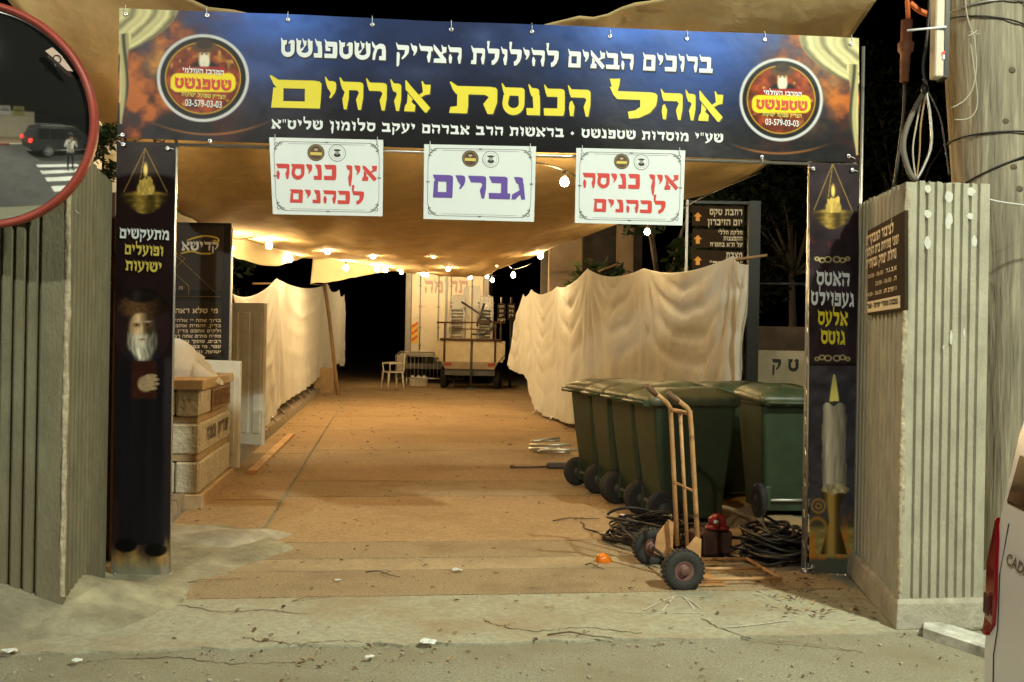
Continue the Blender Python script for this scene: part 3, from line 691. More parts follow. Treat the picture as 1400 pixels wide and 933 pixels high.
def eyelet(px, py, par, tie=None):
    c = gp(px, py, .004); c = c+GNv*float(wave(c.x, c.z)); q_ = GNv
    mb = MB(); mb.lathe([(.006, .003), (.011, .004), (.014, .001), (.014, -.002)], c, 14, q_); e = mb.build('eyelet', mEye, par)
    if tie:
        d = gp(*tie, -.02); mb = MB(); mb.tube([c+GNv*.004, c+(d-c)*.5+GNv*.018, d], .0022, 5); mb.build('tie', mWhite, e)
for px, py in ((172, 19), (283, 21), (394, 28), (509, 34), (617, 40), (727, 44), (834, 50), (939, 53), (1045, 55), (1164, 60)):
    eyelet(px, py, bn, (px, py-12))
for px, py, tx, ty in ((168, 185, 159, 188), (287, 193, 290, 200), (1042, 215, 1042, 226), (1160, 214, 1172, 220)): eyelet(px, py, bn, (tx, ty))
ll = thing('side_banner', 'left narrow black banner with a bearded old man holding a book', 'banner', gp(193, 792), 'narrow banners on the gate legs')
painted('printed_sheet', (gp(160, 193, -.008), gp(240, 199, -.008), gp(231, 794, -.008), gp(152, 792, -.008)), .0042, left_print, ll, mVinyl, wave)
gtext('lettering', 'מתעקשים', (164, 326), (232, 329), 13, mWhite, ll); gtext('lettering', 'ופועלים', (171, 348), (224, 351), 13, mGold, ll)
gtext('lettering', 'ישועות', (172, 370), (222, 373), 13, mGold, ll)
for px, py, tx, ty in ((169, 198, 160, 191), (229, 203, 240, 205), (156, 786, 148, 790), (226, 788, 234, 788)): eyelet(px, py, ll, (tx, ty))
for px in (153, 175, 208, 229): 
    c = gp(px, 797, 0); mb = MB(); mb.lathe([(0, .018), (.008, .018), (.008, -.012), (0, -.012)], c, 8); mb.build('hem_clip', mEye, ll)
rl = thing('side_banner', 'right narrow black banner with a tall burning candle and an oil lamp', 'banner', gp(1138, 785), 'narrow banners on the gate legs')
painted('printed_sheet', (gp(1107, 223, -.008), gp(1174, 226, -.008), gp(1171, 786, -.008), gp(1106, 782, -.008)), .0042, right_print, rl, mVinyl, wave)
for s_, l, r, m in (('האטס', (1116, 390), (1161, 392), mWhite), ('געפוילט', (1109, 417), (1168, 420), mWhite), ('אלעס', (1118, 444), (1159, 446), mYellow), ('גוטס', (1122, 470), (1156, 472), mYellow)):
    gtext('lettering', s_, l, r, 18, m, rl)
for px, py, tx, ty in ((1112, 231, 1104, 229), (1165, 233, 1174, 236), (1111, 775, 1102, 778), (1163, 772, 1172, 772)): eyelet(px, py, rl, (tx, ty))
for px in (1108, 1122, 1145, 1156, 1168):
    c = gp(px, 788, 0); mb = MB(); mb.lathe([(0, .018), (.008, .018), (.008, -.012), (0, -.012)], c, 8); mb.build('hem_clip', mEye, rl)

# --- three boards hung under the banner
mBoard = mat('white_board', (.66, .72, .76), .35, nscale=3, namt=.03)
mInk = mat('black_ink', (.02, .02, .02), .5)
def board(label, cs, texts, lg, col):
    OFF = .03; c = [gp(*p, OFF) for p in cs]
    bd = thing('hanging_board', label, 'sign', (c[2]+c[3])/2, 'white boards hung under the banner')
    mb = MB(); mb.slab(c, -GNv*.006); mb.build('panel', mBoard, bd)
    def at(a, b, o=.0012): return c[0]*(1-a)*(1-b)+c[1]*a*(1-b)+c[2]*a*b+c[3]*(1-a)*b+GNv*o
    def ribbon(pts, w, mb, o=.0012):
        P_ = [at(a, b, o) for a, b in pts]; vs = []
        for i, p in enumerate(P_):
            t = (P_[min(i+1, len(P_)-1)]-P_[max(i-1, 0)]).normalized(); nn = t.cross(GNv)*w; vs += [p-nn, p+nn]
        mb.add(vs, [(2*i, 2*i+1, 2*i+3, 2*i+2) for i in range(len(P_)-1)])
    mb = MB(); e, f = .035, .05
    for k, (p0, p1) in enumerate((((.13, f), (.87, f)), ((.13, 1-f), (.87, 1-f)), ((e, .2), (e, .8)), ((1-e, .2), (1-e, .8)))): ribbon([p0, p1], .0012, mb)
    for k, (p0, p1) in enumerate((((.16, f+.025), (.84, f+.025)), ((.16, 1-f-.025), (.84, 1-f-.025)))): ribbon([p0, p1], .0007, mb)
    asp = .68
    for sx in (0, 1):
        for sy in (0, 1):
            X_ = lambda a: a if not sx else 1-a
            Y_ = lambda b: b if not sy else 1-b
            ribbon([(X_(.13-.09*math.sin(t*math.pi/20)), Y_(f+(.15)*(1-math.cos(t*math.pi/20)))) for t in range(11)], .0016, mb, .0014)
            for ox, oy, r, n_ in ((.06, .085, .022, 14), (.095, .07, .014, 12), (.05, .14, .014, 12)):
                ribbon([(X_(ox+r*(1-t/(n_*1.6))*math.cos(t*.55)), Y_(oy+r/asp*(1-t/(n_*1.6))*math.sin(t*.55))) for t in range(n_)], .0017, mb, .0016+ox*.01)
    for a, b in ((.5, f), (.5, 1-f), (e, .5), (1-e, .5)):
        for q_ in range(3): ribbon([(a-.012+.012*q_, b-.008), (a+.0+.008*q_-.004, b+.01)], .0022, mb, .0019+.0002*q_)
    mb.build('border', mInk, bd)
    for s_, l, r, h in texts:
        gtext('lettering', s_, l, r, h, col, bd, sans=True, off=OFF-.002)
    (ax_, ay_), (bx_, by_), rad = lg
    R_ = rad*6.2/FOC
    def disc(px, py, r, m, o, nm, par, sc=1): 
        cc = gp(px, py, OFF+o); mb = MB(); n = 28
        mb.slab([cc+GX*(r*math.cos(2*math.pi*i/n))+V(0, 0, r*sc*math.sin(2*math.pi*i/n)) for i in range(n)], -GNv*.0004); return mb.build(nm, m, par)
    e1 = disc(ax_, ay_, R_, mat('emblem_brown', (.09, .06, .035), .5), .0012, 'round_emblem', bd)
    disc(ax_, ay_, R_*.84, mat('emblem_gold', (.30, .2, .06), .5), .0018, 'emblem_ring', e1); disc(ax_, ay_, R_*.78, mat('emblem_dark', (.07, .035, .02), .5, nscale=90, namt=.6), .0024, 'emblem_field', e1)
    disc(ax_, ay_-rad*.42, R_*.22, mat('emblem_skin', (.45, .33, .2), .5), .003, 'emblem_head', e1); disc(ax_, ay_-rad*.60, R_*.34, mBlack, .0036, 'emblem_hat', e1, .35)
    cc = gp(ax_, ay_+rad*.12, OFF+.0036); mb = MB(); mb.slab([cc+GX*(R_*a)+V(0, 0, R_*b) for a, b in ((-.66, -.17), (.66, -.17), (.66, .17), (-.66, .17))], -GNv*.0004); mb.build('emblem_strip', mGold, e1)
    e2 = disc(bx_, by_, R_, mInk, .0012, 'round_emblem', bd); disc(bx_, by_, R_*.94, mBoard, .0018, 'emblem_field', e2); 
    disc(bx_, by_, R_*.74, mat('emblem_grey', (.42, .42, .42), .5), .0024, 'emblem_ring', e2); disc(bx_, by_, R_*.68, mBoard, .003, 'emblem_field', e2)
    disc(bx_, by_+rad*.24, R_*.40, mInk, .0036, 'emblem_shoulders', e2, .62); disc(bx_, by_-rad*.10, R_*.24, mat('emblem_grey2', (.3, .3, .3), .5), .0042, 'emblem_head', e2, 1.1)
    disc(bx_, by_-rad*.34, R_*.42, mInk, .0048, 'emblem_hat', e2, .28)
    for sx, (tx, ty) in ((0, (cs[0][0]+8, cs[0][1]+5)), (1, (cs[1][0]-8, cs[1][1]+5))):
        mb = MB(); p_ = gp(tx, ty, OFF+.004); mb.tube([p_, p_+V(0, 0, .03)+GNv*.005, gp(tx, ty-10, -.02)], .0022, 5); mb.build('tie', mWhite, bd)
board('leftmost white board under the banner, red lettering', [(368, 188), (524, 191.5), (523, 296), (373, 293)], [('אין כניסה', (377, 245), (515, 248), 21), ('לכהנים', (396, 277), (498, 280), 18)], ((432, 209), (461, 209.5), 11.5), mRed)
board('middle white board under the banner, purple lettering', [(580, 197.5), (733, 200.5), (730, 303.5), (579, 299.5)], [('גברים', (591, 270), (720, 273.5), 31)], ((643, 217), (671, 218), 11.5), mPurple)
board('rightmost white board under the banner, red lettering', [(788, 202.5), (937, 206), (933, 308.5), (786, 305)], [('אין כניסה', (796, 257), (927, 260), 20.5), ('לכהנים', (811, 289.5), (910, 292.5), 17.5)], ((850, 221), (877, 222), 11), mRed)

# ------------------------------------------------------------------ canopy sails
mTarp = mat('ochre_canvas', (.70, .54, .28), .85, nscale=3, namt=.16, bump=.5, bscale=9, trans=.22, stain=((.46, .34, .16), .8, .52, .8))
mTarp2 = mat('pale_canvas', (.62, .52, .32), .85, nscale=3, namt=.1, bump=.2, bscale=25, trans=.2)
def catmull(pts, n):
    out = []; pts = [Vector(p) for p in pts]; m = len(pts)-1
    for i in range(n):
        t = i/(n-1)*m; k = min(int(t), m-1); f = t-k
        p0, p1, p2, p3 = pts[max(k-1, 0)], pts[k], pts[k+1], pts[min(k+2, m)]
        out.append(.5*((2*p1)+(p2-p0)*f+(2*p0-5*p1+4*p2-p3)*f*f+(3*p1-p0-3*p2+p3)*f**3))
    return out
def sail(name, rows, nu, nv, m, label, amp=.03, seed=0, fold=(.35, 2.2)):
    R_ = [catmull([P(*p) for p in r], nu) for r in rows]
    cols = [catmull([r[i] for r in R_], nv) for i in range(nu)]
    pts = []
    for j in range(nv):
        for i in range(nu):
            p = cols[i][j]
            h = (float(fbm(p.x*fold[1]+p.y*.25, p.y*fold[0], 4, seed))-.5)*amp*2+(float(fbm((p.x+p.y*.5)*4, (p.y-p.x)*.5, 3, seed+5))-.5)*amp
            pts.append(p+V(0, 0, h))
    mb = MB(); mb.grid(pts, nu, nv)
    c = pts[0]; o = mb.build(name, m, None, loc=pts[(nv-1)*nu+nu//2])
    shell(o, .004); return tag(o, label, 'canopy')
sail('shade_sail', [
    [(-60, -90, 6.6), (290, 6, 7.0), (600, 33, 7.1), (730, 32, 7.1), (900, 0, 7.0), (1060, -30, 6.9), (1215, -20, 6.9)],
    [(108, 128, 7.6), (300, 130, 7.9), (600, 130, 8), (750, 130, 8), (900, 120, 7.9), (1040, 90, 7.6), (1165, 54, 7.3)],
    [(232, 278, 10.6), (360, 258, 10.4), (520, 256, 10.5), (660, 252, 10.4), (800, 245, 10.1), (930, 238, 9.7), (1040, 232, 9.4)],
    [(318, 322, 14.2), (420, 316, 13.9), (520, 318, 13.7), (620, 317, 13.6), (720, 312, 13.4), (800, 303, 13.2), (880, 292, 13)],
    [(392, 345, 17.3), (450, 342, 17.1), (520, 344, 17.2), (590, 347, 17.4), (650, 348, 17.2), (710, 345, 17), (760, 337, 16.6)],
    [(430, 353, 19.6), (470, 360, 20.5), (520, 366, 22), (560, 371, 23), (600, 376, 24), (635, 379, 24), (664, 377, 24)]],
    56, 70, mTarp, 'large ochre canvas sail sagging over the whole driveway behind the banner', .07, 3)
sail('shade_sail', [[(225, 270, 11.6), (260, 290, 12.6), (312, 312, 14.6), (370, 330, 16.4), (432, 346, 19.8)],
    [(228, 300, 12.0), (262, 318, 13.0), (312, 334, 15.0), (368, 345, 16.8), (428, 352, 19.8)],
    [(230, 318, 12.2), (262, 338, 13.2), (320, 350, 15.2), (372, 364, 17.0), (418, 352, 19.8)]], 44, 14, mTarp2,
    'bright drooping canvas edge lit by bulbs behind the left signboard', .05, 8, (1.6, 2.5))
sail('canvas_flap', [[(428, 343, 22), (470, 345, 22.3), (510, 350, 22.6), (562, 363, 23.4)],
    [(427, 365, 22), (465, 368, 22.3), (505, 366, 22.6), (562, 366, 23.4)],
    [(424, 389, 22), (468, 382, 22.3), (508, 374, 22.6), (562, 368, 23.4)]], 30, 12, mTarp2, 'pale hanging canvas flap above the left white curtain', .03, 12, (1.5, 4))

# ------------------------------------------------------------------ festoon bulbs on cables
BULBS = [
    ('festoon string nearest the gate, with one big bright bulb beside the right board', [(640, 222, 8.6), (772, 233, 8.9), (884, 306, 13.3), (960, 270, 11.5), (1040, 236, 9.4)], [(772, 234, 8.9), (885, 307, 13.4)]),
    ('added festoon string hidden behind the wide banner, warming canopy and driveway', [(175, 135, 8.2), (300, 145, 8.3), (450, 152, 8.3), (560, 157, 8.3), (750, 160, 8.2), (850, 160, 8.1), (1020, 165, 8.3)], [(300, 142, 8.3), (560, 155, 8.3), (850, 157, 8.1)]),  # unseen string, added to light the canopy front and near driveway
    ('festoon string along the left canvas edge above the signboard and curtain', [(238, 288, 12.5), (315, 326, 14.2), (368, 323, 15), (396, 344, 18), (448, 333, 17), (510, 339, 18), (593, 338, 18.2), (686, 328, 17.2), (739, 339, 17.5)], [(315, 327, 14.2), (368, 324, 15), (396, 345, 18), (448, 333, 17), (510, 340, 18), (593, 339, 18.2), (686, 329, 17.2), (739, 340, 17.5)]),
    ('festoon string over the pale canvas flap and the truck', [(440, 350, 20), (473, 357, 20.3), (516, 359, 21), (527, 360, 21.3), (547, 360, 22), (579, 367, 23), (613, 358, 21), (679, 352, 20), (702, 368, 23.5), (728, 360, 22)], [(473, 358, 20.3), (516, 360, 21), (527, 361, 21.3), (547, 360, 22), (579, 367, 23), (613, 359, 21), (679, 352, 20), (702, 369, 23.5)]),
    ('farthest festoon string of small bulbs close to the truck doors', [(540, 366, 31.6), (549, 367, 31.6), (584, 371, 31.6), (643, 373, 27.5), (666, 373, 31.6), (673, 377, 27.5), (700, 376, 31.6)], [(549, 367, 31.6), (584, 371, 31.6), (643, 373, 27.5), (666, 373, 31.6), (673, 377, 27.5)])]
for lab, path, bl in BULBS:
    pts = [P(*p) for p in path]
    st = thing('string_lights', lab, 'string lights', pts[0], 'festoon strings under the canopy')
    fine = catmull(pts, 8*len(pts)); mb = MB(); mb.tube(fine, .007, 5); mb.build('cable', mCable, st)
    for b in bl:
        p = P(*b); kb = .8 if b[2] in (8.9, 13.4) else 1.05; mb = MB(); mb.lathe([(.0, .0), (.016, -.002), (.019, -.03), (.019, -.065), (0, -.065)], p, 10); so = mb.build('socket', mCable, st)
        mb = MB(); mb.lathe([(.016*kb, -.06), (.03*kb, -.08*kb), (.046*kb, -.112*kb), (.045*kb, -.14*kb), (.03*kb, -.165*kb), (0, -.175*kb)], p, 12); mb.build('bulb', mGlassBulb, so)
def lone(nm, px, py, D, lab):
    p = P(px, py, D); t = thing(nm, lab, 'lamp', p)
    mb = MB(); mb.lathe([(.0, .1), (.03, .09), (.035, .04), (.0, .04)], p, 10); mb.build('socket', mCable, t)
    mb = MB(); mb.ball(p, .045, 10); mb.build('bulb', mGlassBulb, t)
lone('hanging_lamp', 147, -2, 7.6, 'bright lamp under the canvas at the top left corner')
lone('hanging_lamp', 250, 294, 14.5, 'glowing lamp seen between leaves above the left signboard')

# ------------------------------------------------------------------ white sheet screens and the barriers that carry them
def curtain(name, top, bot, label, nper=30, nv=46, seed=1, sag=.16):
    """top: peak points with swags between; bot: lower hem points (same count)"""
    pts = []; cols = []
    T = [P(*p) for p in top]; B_ = [P(*p) for p in bot]
    for k in range(len(T)-1):
        for i in range(nper+(k == len(T)-2)):
            f = i/nper; w = 2*f-1; L_ = (T[k+1]-T[k]).length
            t = T[k].lerp(T[k+1], f)-V(0, 0, sag*L_*.5*(1-w*w)*min(1, 1.4/L_)); b = B_[k].lerp(B_[k+1], f)
            b = b+V(0, 0, -.05*math.sin(f*math.pi))
            dn = (T[k+1]-T[k]); nrm = V(dn.y, -dn.x, 0).normalized()
            cols.append((t, b, nrm, w, L_, k))
    for j in range(nv):
        v = j/(nv-1)
        for i, (t, b, nrm, w, L_, k) in enumerate(cols):
            H = (t-b).length; d = v*H
            Ls = min(L_, 1.8); x_ = (i/nper if k < 99 else 0)*L_
            nz = float(fbm(w*1.3*Ls+k*5, d*.9, 3, seed))-.5
            ph = (d*(2.1+.35*math.sin(k*2.3+seed))+(w*w-1)*.55*Ls*math.exp(-d*.55)*2.0+nz*.9)*2*math.pi*.95
            ri = (.5+.5*math.cos(ph+k*1.9))**1.8
            off = .052*ri*(.35+1.3*float(vnoise(w*2.2+k*4, d*1.7, seed+9)))*math.exp(-d*.75)*(1-abs(w)**2.2)*min(1, d*3)
            rad = (1-abs(w))*L_; ang = math.atan2(rad, d+.18)      # folds fanning down from each peak
            off += .055*(.5+.5*math.cos(ang*13+k*2+seed))**1.5*math.exp(-rad*1.1)*min(1, d*2.2)
            off += (float(fbm(x_*1.7+k*3, v*1.6, 4, seed+2))-.5)*.12*(.4+v)+.02*math.cos(x_*5.5+k+nz*5)*v
            off -= .05*(1-abs(w))*(1-v)
            pts.append(t.lerp(b, v)+nrm*off)
    mb = MB(); mb.grid(pts, len(cols), nv)
    o = mb.build(name, mSheet, None, loc=B_[len(B_)//2]); shell(o, .003); return tag(o, label, 'curtain')
curtain('sheet_curtain', [(318, 402, 14.0), (378, 381, 17.2), (448, 388, 28.5), (464, 396, 31), (471, 402, 33)], [(352, 600, 14.2), (386, 552, 17.6), (444, 509, 29), (462, 497, 31), (470, 500, 33)],
    'white sheet screen hung on barriers along the left kerb', 44, 100, 2, .22)
curtain('sheet_curtain', [(1022, 362, 11.7), (1003, 350, 12.0), (880, 367, 14.0), (803, 367, 15.8), (762, 392, 18.2), (727, 396, 21), (716, 402, 22.2), (702, 440, 23.5)],
    [(1006, 532, 11.9), (1000, 535, 12.0), (880, 560, 14.1), (800, 578, 15.9), (760, 574, 18.2), (728, 556, 20.8), (716, 512, 22.2), (693, 500, 23.5)],
    'white sheet screen behind the green bins on the right of the driveway', 48, 110, 5, .18)
# poles that hold the sheets up
for (a, b, lab) in (((1000, 356, 12.05), (1049, 349, 11.9), 'thin pale stick poking out of the near top corner of the right sheet'), ((818, 372, 15.9), (844, 361, 15.7), 'thin pale stick poking out above the middle of the right sheet'),
                    ((346, 388, 16.9), (376, 388, 17.3), 'thin pale stick poking out at the left sheet nearest peak'), ((428, 389, 27.5), (450, 391, 28.6), 'thin pale stick poking out at the left sheet far peak')):
    mb = MB(); mb.tube([P(*a), P(*b)], .018, 6); tag(mb.build('stick', mWood, None, loc=P(*a)), lab, 'stick', 'sticks holding up the sheets')
a, b = P(437, 341, 27.5), G(462, 541); mb = MB(); mb.tube([b, b.lerp(a, .5)+V(.03, 0, 0), a], .05, 8); tag(mb.build('tent_pole', mWood, None, loc=b), 'tall leaning wooden pole in front of the far end of the left sheet', 'pole')
mb = MB(); pk = P(440, 343, 27.4); mb.tube([pk+V(.05*math.cos(t), .02, .25*math.sin(t)) for t in np.linspace(0, 6.2, 14)], .02, 5); tag(mb.build('rope_loop', mSheet, None, loc=pk), 'white rope loop tied round the top of the leaning wooden pole', 'rope')
def barrier(L_=2.1):
    """crowd barrier in local coordinates, long side on x"""
    t = thing('crowd_barrier', None, 'barrier')
    fr = MB(); fr.tube([(-L_/2, 0, .28), (-L_/2, 0, .98), (-L_/2+.12, 0, 1.10), (L_/2-.12, 0, 1.10), (L_/2, 0, .98), (L_/2, 0, .28)], .019, 8); fr.tube([(-L_/2, 0, .28), (L_/2, 0, .28)], .019, 8); fr.tube([(-L_/2, 0, .96), (L_/2, 0, .96)], .012, 6)
    fr.build('frame', mGal, t)
    br = MB()
    for i in range(17): x = -L_/2+.1+(L_-.2)*i/16; br.tube([(x, 0, .28), (x, 0, .96)], .0085, 6)
    br.build('bars', mGal, t)
    for x in (-L_/2+.32, L_/2-.32):
        ft = MB(); ft.slab([(x, -.36, .0), (x, -.33, .0), (x, 0, .27), (x, .33, 0), (x, .36, .0), (x, .02, .30), (x, -.02, .30)], (.03, 0, 0)); ft.build('foot', mGal, t)
    return t
mFoot = mat('pale_steel_foot', (.5, .5, .48), .5, metal=.5)
br0 = barrier(); used = False
def put_barrier(p, rz, lab, grp='crowd barriers'):
    global used
    o = br0 if not used else copy_tree(br0); used = True
    o.location = p; o.rotation_euler = (0, 0, rz); o['label'] = lab; o['group'] = grp; return o
aL = math.atan2(DD.y, DD.x)
b_ = G(571, 523); put_barrier(V(P(541, 500, 30.9).x+1.06, 30.9, .012), math.radians(3), 'steel crowd barrier standing free beside the white chair and the trailer')
for k, (px, D, lab) in enumerate(((380, 15.6, 'nearest barrier under the left sheet, feet on the kerb'), (402, 18.6, 'second barrier from the near end under the left sheet'), (419, 21.2, 'third barrier from the near end under the left sheet'), (432, 24, 'fourth barrier from the near end under the left sheet'))):
    z = .125; p = P(px, 500, D); sc = dw(D+.2, -2.02, .125); put_barrier(sc, aL, lab)
def at2(a, b, f): return Vector(a).lerp(Vector(b), f)
for px1, D1, px2, D2, lab in ((880, 14.2, 1000, 12.2, 'barrier under the right sheet nearest the bins'), (800, 16.1, 878, 14.4, 'barrier under the middle of the right sheet'), (735, 20.6, 775, 18.3, 'farthest barrier under the right sheet, feet showing')):
    a, b = P(px1, 500, D1), P(px2, 500, D2); a.z = b.z = 0.013; d = b-a
    put_barrier((a+b)/2-V(d.y, -d.x, 0).normalized()*.12, math.atan2(d.y, d.x), lab)

# ------------------------------------------------------------------ truck at the far end
mTruck = mat('truck_white', (.68, .62, .5), .5, nscale=2, namt=.08, stain=((.4, .34, .25), 1.5, .58, .8))
TY = 33.5
x0, x1 = P(554, 450, TY).x, P(668, 450, TY).x; zt = 3.95
tk = thing('box_truck', 'white box truck parked at the far end, its rear doors facing the gate', 'truck', ((x0+x1)/2, TY+3, 0))
mb = MB(); mb.box(((x0+x1)/2, TY+3, (zt+.95)/2), (x1-x0, 5.9, zt-.95), bev=.04); mb.build('cargo_box', mTruck, tk)
mGreyT = mat('grey_frame', (.30, .29, .27), .5, nscale=5, namt=.15)
mb = MB()
for x in (x0+.10, x1-.10): mb.box((x, TY-.02, (zt+.95)/2), (.20, .10, zt-.95), bev=.02)
mb.box(((x0+x1)/2, TY-.02, zt-.1), (x1-x0-.4, .08, .2)); mb.box(((x0+x1)/2, TY-.02, 1.0), (x1-x0-.4, .08, .12)); mb.build('door_frame', mGreyT, tk)
xm = P(610, 450, TY).x
for a, b in ((x0+.21, xm-.01), (xm+.01, x1-.21)):
    mb = MB(); mb.box(((a+b)/2, TY-.04, (zt+.85)/2), (b-a, .05, zt-1.25), bev=.01); dr = mb.build('cargo_door', mTruck, tk)
    for f in (.78, .25) if a < xm-.1 else (.12, .7):
        x = a+(b-a)*f; mb = MB(); mb.tube([(x, TY-.09, 1.15), (x, TY-.09, zt-.3)], .02, 6)
        for z in (1.3, 1.9, 2.6, 3.3): mb.box((x, TY-.08, z), (.1, .03, .05))
        mb.build('lock_rod', mGreyT, dr)
mb = MB(); mb.box((xm, TY-.07, (zt+.85)/2), (.09, .03, zt-1.3)); mb.build('door_seal', mGreyT, tk)
N_ = V(0, -1, 0); mFade = mat('faded_purple', (.42, .30, .28), .6)
l, r = P(580, 401, TY-.07), P(640, 401, TY-.07); lettering('lettering', 'תרומה', l, r, V(0, 0, .42), mFade, tk, N_)
l, r = P(580, 404.5, TY-.07), P(628, 404.5, TY-.07); lettering('lettering', 'הובלות', l+V(0, 0, -.07), r+V(0, 0, -.07), V(0, 0, .06), mFade, tk, N_) if 0 else None
a, b = P(563, 443, TY-.07), P(571, 470, TY-.07); mb = MB(); mb.box(((a.x+b.x)/2, TY-.085, (a.z+b.z)/2), (b.x-a.x, .012, a.z-b.z)); ch = mb.build('warning_board', mat('board_yellow', (.75, .5, .06), .5), tk)
w = b.x-a.x
for k in range(3):
    z = b.z+.05+k*.22; mb = MB(); mb.slab([(a.x+.004, TY-.093, z), (b.x-.004, TY-.093, z+.16), (b.x-.004, TY-.093, z+.26), (a.x+.004, TY-.093, z+.10)], (0, -.002, 0)); mb.build('warning_stripe', mat('board_red', (.6, .10, .03), .5), ch)
mb = MB(); mb.box(((x0+x1)/2, TY+2.9, .78), (.9, 5.6, .25)); mb.box(((x0+x1)/2, TY+.05, .6), (x1-x0, .12, .18)); mb.build('chassis', mDarkSteel, tk)
mb = MB(); mb.box(((x0+x1)/2, TY+7.0, 1.5), (x1-x0-.1, 1.9, 2.1), bev=.1); mb.build('cab', mTruck, tk)
for sx in (x0+.25, x1-.25):
    for y in (TY+1.6, TY+6.6):
        mb = MB(); mb.lathe([(0, -.15), (.3, -.15), (.45, -.12), (.48, 0), (.45, .12), (.3, .15), (0, .15)], (sx, y, .48), 20, (1, 0, 0)); mb.build('wheel', mRubber, tk)

# ------------------------------------------------------------------ trailer with stacked chairs
TL = 30.0
xa, xb = P(594, 500, TL).x, P(690, 500, TL).x; z1, z0 = P(640, 466, TL).z, P(640, 495, TL).z
tr = thing('utility_trailer', 'low cream trailer with rusty rails in front of the truck', 'trailer', ((xa+xb)/2, TL+1, 0))
mTr = mat('cream_trailer', (.62, .53, .36), .6, nscale=4, namt=.12, stain=((.30, .18, .09), 3, .58, .8))
mb = MB(); xc = (xa+xb)/2; hw = (xb-xa)/2
mb.slab([(xc-hw, TL, z1), (xc+hw, TL, z1), (xc+hw, TL, z0+.25), (xc+hw-.2, TL, z0), (xc-hw+.2, TL, z0), (xc-hw, TL, z0+.25)], (0, .06, 0)); mb.build('rear_panel', mTr, tr)
mb = MB(); mb.slab([(xc-hw+.2, TL-.01, z0), (xc+hw-.2, TL-.01, z0), (xc+hw-.32, TL-.01, z0-.22), (xc-hw+.32, TL-.01, z0-.22)], (0, .08, 0)); mb.build('lower_panel', mat('dirty_cream', (.33, .26, .17), .7, nscale=4, namt=.2), tr)
mb = MB(); 
for sx in (-1, 1): mb.box((xc+sx*(hw-.03), TL+1.55, (z0+z1)/2+.05), (.05, 2.98, z1-z0-.1))
mb.box((xc, TL+1.55, z0+.03), (2*hw-.12, 2.96, .06)); mb.build('load_bed', mTr, tr)
mb = MB()
zr = P(640, 442, TL).z
for sx in (-.72, .72): mb.tube([(xc+sx*hw, TL-.04, z0), (xc+sx*hw, TL-.04, zr)], .03, 6)
mb.tube([(xc-hw*.95, TL-.05, zr), (xc+hw, TL-.05, zr+.04)], .03, 6); mb.tube([(xc-hw*.6, TL-.05, zr-.16), (xc+hw*.7, TL-.05, zr-.2)], .022, 6); mb.tube([(xc-hw*.85, TL-.06, z1+.03), (xc+hw*.9, TL-.06, z1+.03)], .04, 6); mb.build('rail', mRust, tr)
mb = MB(); mb.tube([(xc+.06, TL-.08, z1), (xc+.04, TL-.10, .06)], .035, 6); mb.box((xc+.04, TL-.10, .045), (.16, .16, .06)); mb.build('jack_leg', mDarkSteel, tr)
for sx in (-1, 1):
    for y in (TL+.7, TL+1.5):
        mb = MB(); mb.lathe([(0, -.10), (.2, -.10), (.31, -.09), (.34, 0), (.31, .09), (.2, .10), (0, .10)], (xc+sx*(hw-.24), y, .34), 18, (1, 0, 0)); mb.build('wheel', mRubber, tr)
mb = MB(); mb.box((xc, TL+1.4, .52), (2*hw-.6, 2.4, .18)); mb.build('axle_frame', mDarkSteel, tr)
for sx, m_ in ((-.62, mat('tail_lamp_red', (.3, .02, .01), .3)), (.62, MATS['tail_lamp_red'])):
    mb = MB(); mb.box((xc+sx*hw, TL-.02, z0-.08), (.22, .04, .09)); mb.build('tail_lamp', m_, tr)
def chair_mesh():
    mb = MB()
    mb.box((0, 0, .43), (.44, .42, .03), bev=.012)
    for sx in (-1, 1):
        for sy in (-1, 1): mb.tube([(sx*.19, sy*.18, .43), (sx*.23, sy*.22, 0)], [.028, .02], 6)
        mb.tube([(sx*.21, -.16, .43), (sx*.24, -.18, .64), (sx*.24, .12, .66), (sx*.19, .21, .62)], .022, 6)
    n = 9
    for i in range(n): 
        a = (i/(n-1)-.5); mb.box((a*.40, .22+.06*(1-4*a*a)*.5, .64), (.034, .02, .42))
    mb.tube([(-.21, .21, .44), (-.2, .24, .80), (-.12, .27, .87), (.12, .27, .87), (.2, .24, .80), (.21, .21, .44)], .022, 6)
    return mb
def stack(x, y, zb, n, dz, rz, where):
    src = chair_mesh().build('plastic_chair', mPlastic)
    for k in range(n):
        o = src if k == 0 else src.copy()
        if k: COL.objects.link(o)
        o.location = (x+rnd(-.006, .006), y, zb+k*dz); o.rotation_euler = (0, 0, rz+rnd(-.03, .03))
        tag(o, f'white plastic chair in the {where} stack on the trailer', 'chair', f'chairs in the {where} stack on the trailer')
stack(P(625, 450, TL+.6).x, TL+.7, z0+.07, 12, .10, 0, 'left')
stack(P(663, 450, TL+.6).x, TL+.7, z0+.07, 12, .10, 0, 'right')
for poly, lab in (([(630, 438), (634, 393), (642, 391), (642, 438)], 'left of two white folding table tops stood on end between the chair stacks'), ([(647, 438), (647, 393), (656, 390), (659, 438)], 'right of two white folding table tops stood on end between the chair stacks')):
    mb = MB(); mb.slab([P(x, y, TL+1.2) for x, y in poly], (0, .05, 0)); tag(bevel(mb.build('folding_table', mPlastic, None, loc=P(*poly[0], TL+1.2)), .01), lab, 'table')
ch_ = G(540, 524); o = chair_mesh().build('plastic_chair', mPlastic); o.location = (P(537, 500, 29.2).x, 29.2, .013); o.scale = (1.15, 1.15, 1.2); o.rotation_euler = (0, 0, math.radians(-60)); tag(o, 'single white plastic chair standing left of the trailer by the barrier', 'chair')
